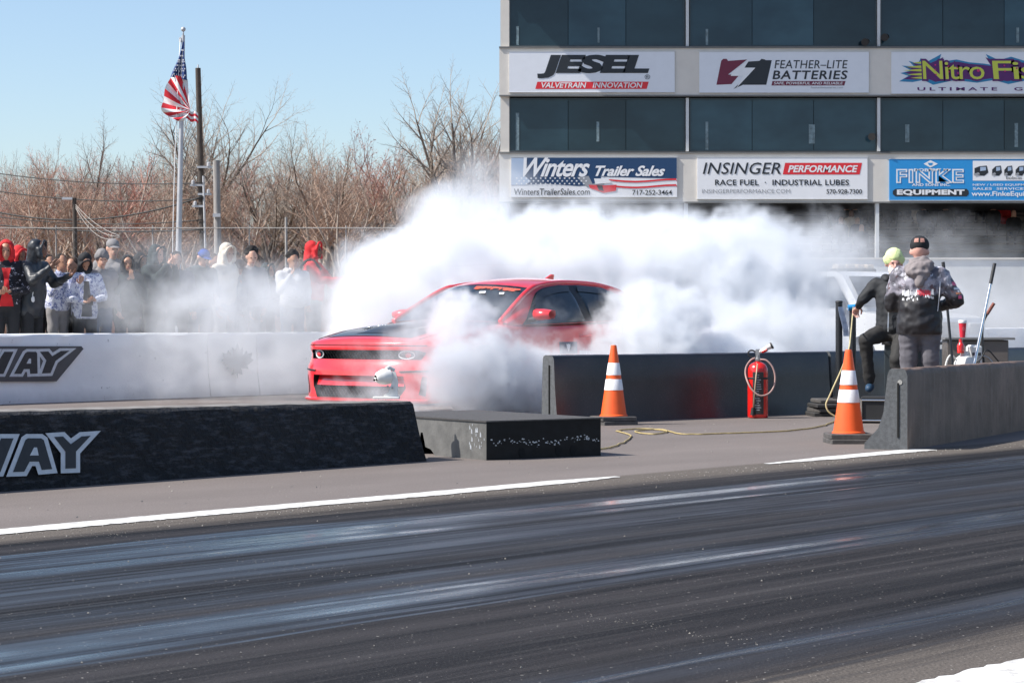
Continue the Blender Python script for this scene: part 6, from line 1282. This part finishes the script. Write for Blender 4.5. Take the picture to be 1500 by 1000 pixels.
mb = MB(); mb.tube([W(1446, 460, 22.4) - L0, W(1456, 444, 22.4) - L0], .017, 10); mb.build('grip', M('worn_red_grip', (.20, .06, .04), .7, var=.4, scale=60), b3, smooth=60); mb = MB(); mb.box((0, 0, .02), (.35, .04, .04)); mb.build('blade', m_rub, b3)

# ================================================================== TYRE SMOKE
def smoke(name, ells, lo_, hi_, vox, mult, warp, wsc, fine_sc, fine_lo, dens):
    ng = bpy.data.node_groups.new(name, 'GeometryNodeTree'); ng.interface.new_socket('Geometry', in_out='OUTPUT', socket_type='NodeSocketGeometry'); k = NB(ng)
    pos = k.n('GeometryNodeInputPosition').outputs[0]
    wv = k.v('MULTIPLY', k.v('SUBTRACT', k.noise(pos, wsc, 5, .6, 'Color'), (.5, .5, .5)), warp); p = k.v('ADD', pos, wv); acc = None
    def vor(sc_):
        x = k.n('ShaderNodeTexVoronoi'); x.feature = 'F1'; k.put(x, 'Vector', p); k.put(x, 'Scale', sc_); return x.outputs['Distance']
    bil = k.m('ADD', k.m('MULTIPLY', k.m('SUBTRACT', vor(fine_sc * .45), .42), .34), k.m('ADD', k.m('MULTIPLY', k.m('SUBTRACT', vor(fine_sc), .42), .24), k.m('MULTIPLY', k.m('SUBTRACT', vor(fine_sc * 2.2), .42), .17)))
    wisp = k.m('MULTIPLY', k.m('SUBTRACT', k.noise(p, fine_sc * 1.3, 6, .72), .5), 1.25)
    for c, r, dd in ells:
        q = k.v('MULTIPLY', k.v('SUBTRACT', p, tuple(c)), tuple(1 / x for x in r)); thin = dd < .6
        ln_ = k.m('ADD', k.v('LENGTH', q), k.m('MULTIPLY', k.m('ADD', k.m('MULTIPLY', bil, .8), k.m('MULTIPLY', wisp, 1.1 if thin else .8)), 1.0 if thin else .8)); s_ = k.rng(ln_, 1.0, .45 if thin else .78, 0., dd)
        acc = s_ if acc is None else k.m('MAXIMUM', acc, s_)
    fn_ = k.rng(k.noise(p, fine_sc, 4, .62), .40, .58, fine_lo, 1.0)
    d = k.m('MAXIMUM', k.m('SUBTRACT', k.m('MULTIPLY', acc, fn_), .006), 0.)
    vc = k.n('GeometryNodeVolumeCube'); k.put(vc, 'Density', d); vc.inputs['Min'].default_value = lo_; vc.inputs['Max'].default_value = hi_
    for i, a in enumerate('XYZ'): vc.inputs['Resolution ' + a].default_value = int((hi_[i] - lo_[i]) / vox)
    mt = bpy.data.materials.new(name); mt.use_nodes = True; T_ = mt.node_tree; T_.nodes.clear(); ou = T_.nodes.new('ShaderNodeOutputMaterial'); v_ = T_.nodes.new('ShaderNodeVolumePrincipled')
    v_.inputs['Color'].default_value = (.938, .953, .972, 1); v_.inputs['Density'].default_value = mult; v_.inputs['Anisotropy'].default_value = .15; T_.links.new(v_.outputs[0], ou.inputs['Volume'])
    sm_ = k.n('GeometryNodeSetMaterial'); ng.links.new(vc.outputs[0], sm_.inputs[0]); sm_.inputs['Material'].default_value = mt; go = k.n('NodeGroupOutput'); ng.links.new(sm_.outputs[0], go.inputs[0])
    me = bpy.data.meshes.new(name); ob = link(name, me); me.materials.append(mt); md_ = ob.modifiers.new('smoke', 'NODES'); md_.node_group = ng; return tag(ob, kind='stuff')
def E_(px, py, Y, rx, ry, rd, d): s_ = Y / FPX; return (W(px, py, Y), (rx * s_, rd, ry * s_), d)
ells = [
    E_(840, 440, 31.0, 340, 140, 2.6, 1.0), E_(640, 420, 29.5, 150, 108, 1.7, .85), E_(575, 470, 28.2, 108, 92, 1.3, .8), E_(1040, 425, 32.5, 195, 120, 2.2, 1.0), E_(1080, 505, 29.8, 180, 90, 1.8, 1.0),
    E_(960, 540, 27.6, 170, 80, 1.0, 1.0), E_(670, 325, 31.5, 110, 66, 1.6, .40), E_(715, 262, 32.5, 75, 55, 1.3, .10), E_(1190, 390, 33, 120, 80, 1.6, .30), E_(860, 310, 33, 260, 34, 1.2, .10),
    E_(335, 455, 29.6, 200, 85, 1.0, .30), E_(365, 535, 28.0, 230, 75, .8, .16), E_(430, 460, 30.0, 130, 85, 1.0, .30), E_(215, 450, 29.6, 130, 65, .8, .20), E_(270, 375, 30.5, 150, 60, 1.0, .07),
    E_(1330, 380, 34.5, 250, 90, 1.8, .05), E_(1350, 470, 33.0, 280, 85, 2.0, .13), E_(1300, 560, 30, 220, 60, 1.5, .10)]
smoke('tire_smoke', ells, (-7.6, 26.4, 0.0), (9.2, 36.6, 4.2), .055, 6.0, (1.3, 1.3, 1.1), .75, 2.4, .22, 1)
ef = [E_(655, 540, 23.15, 50, 60, .32, .8), E_(700, 545, 23.6, 85, 85, .42, 1.), E_(672, 468, 23.8, 64, 46, .35, .9), E_(615, 455, 24.5, 80, 45, .35, .4), E_(760, 560, 24.1, 95, 75, .45, 1.), E_(845, 580, 24.7, 95, 85, .5, 1.), E_(945, 540, 25.6, 110, 115, .6, 1.), E_(960, 465, 26.2, 90, 62, .6, 1.), E_(1060, 560, 26.6, 130, 80, .9, .9),
      E_(570, 590, 22.8, 130, 44, .4, .30), E_(575, 545, 22.85, 85, 60, .35, .22), E_(615, 505, 23.0, 70, 65, .35, .35), E_(720, 500, 23.5, 150, 95, .5, .12), E_(640, 520, 23.0, 90, 90, .4, .25)]
smoke('tire_smoke', ef, (-2.6, 22.3, 0.0), (3.9, 28.2, 1.75), .025, 9.0, (.45, .45, .45), 1.7, 5.5, .15, 1)
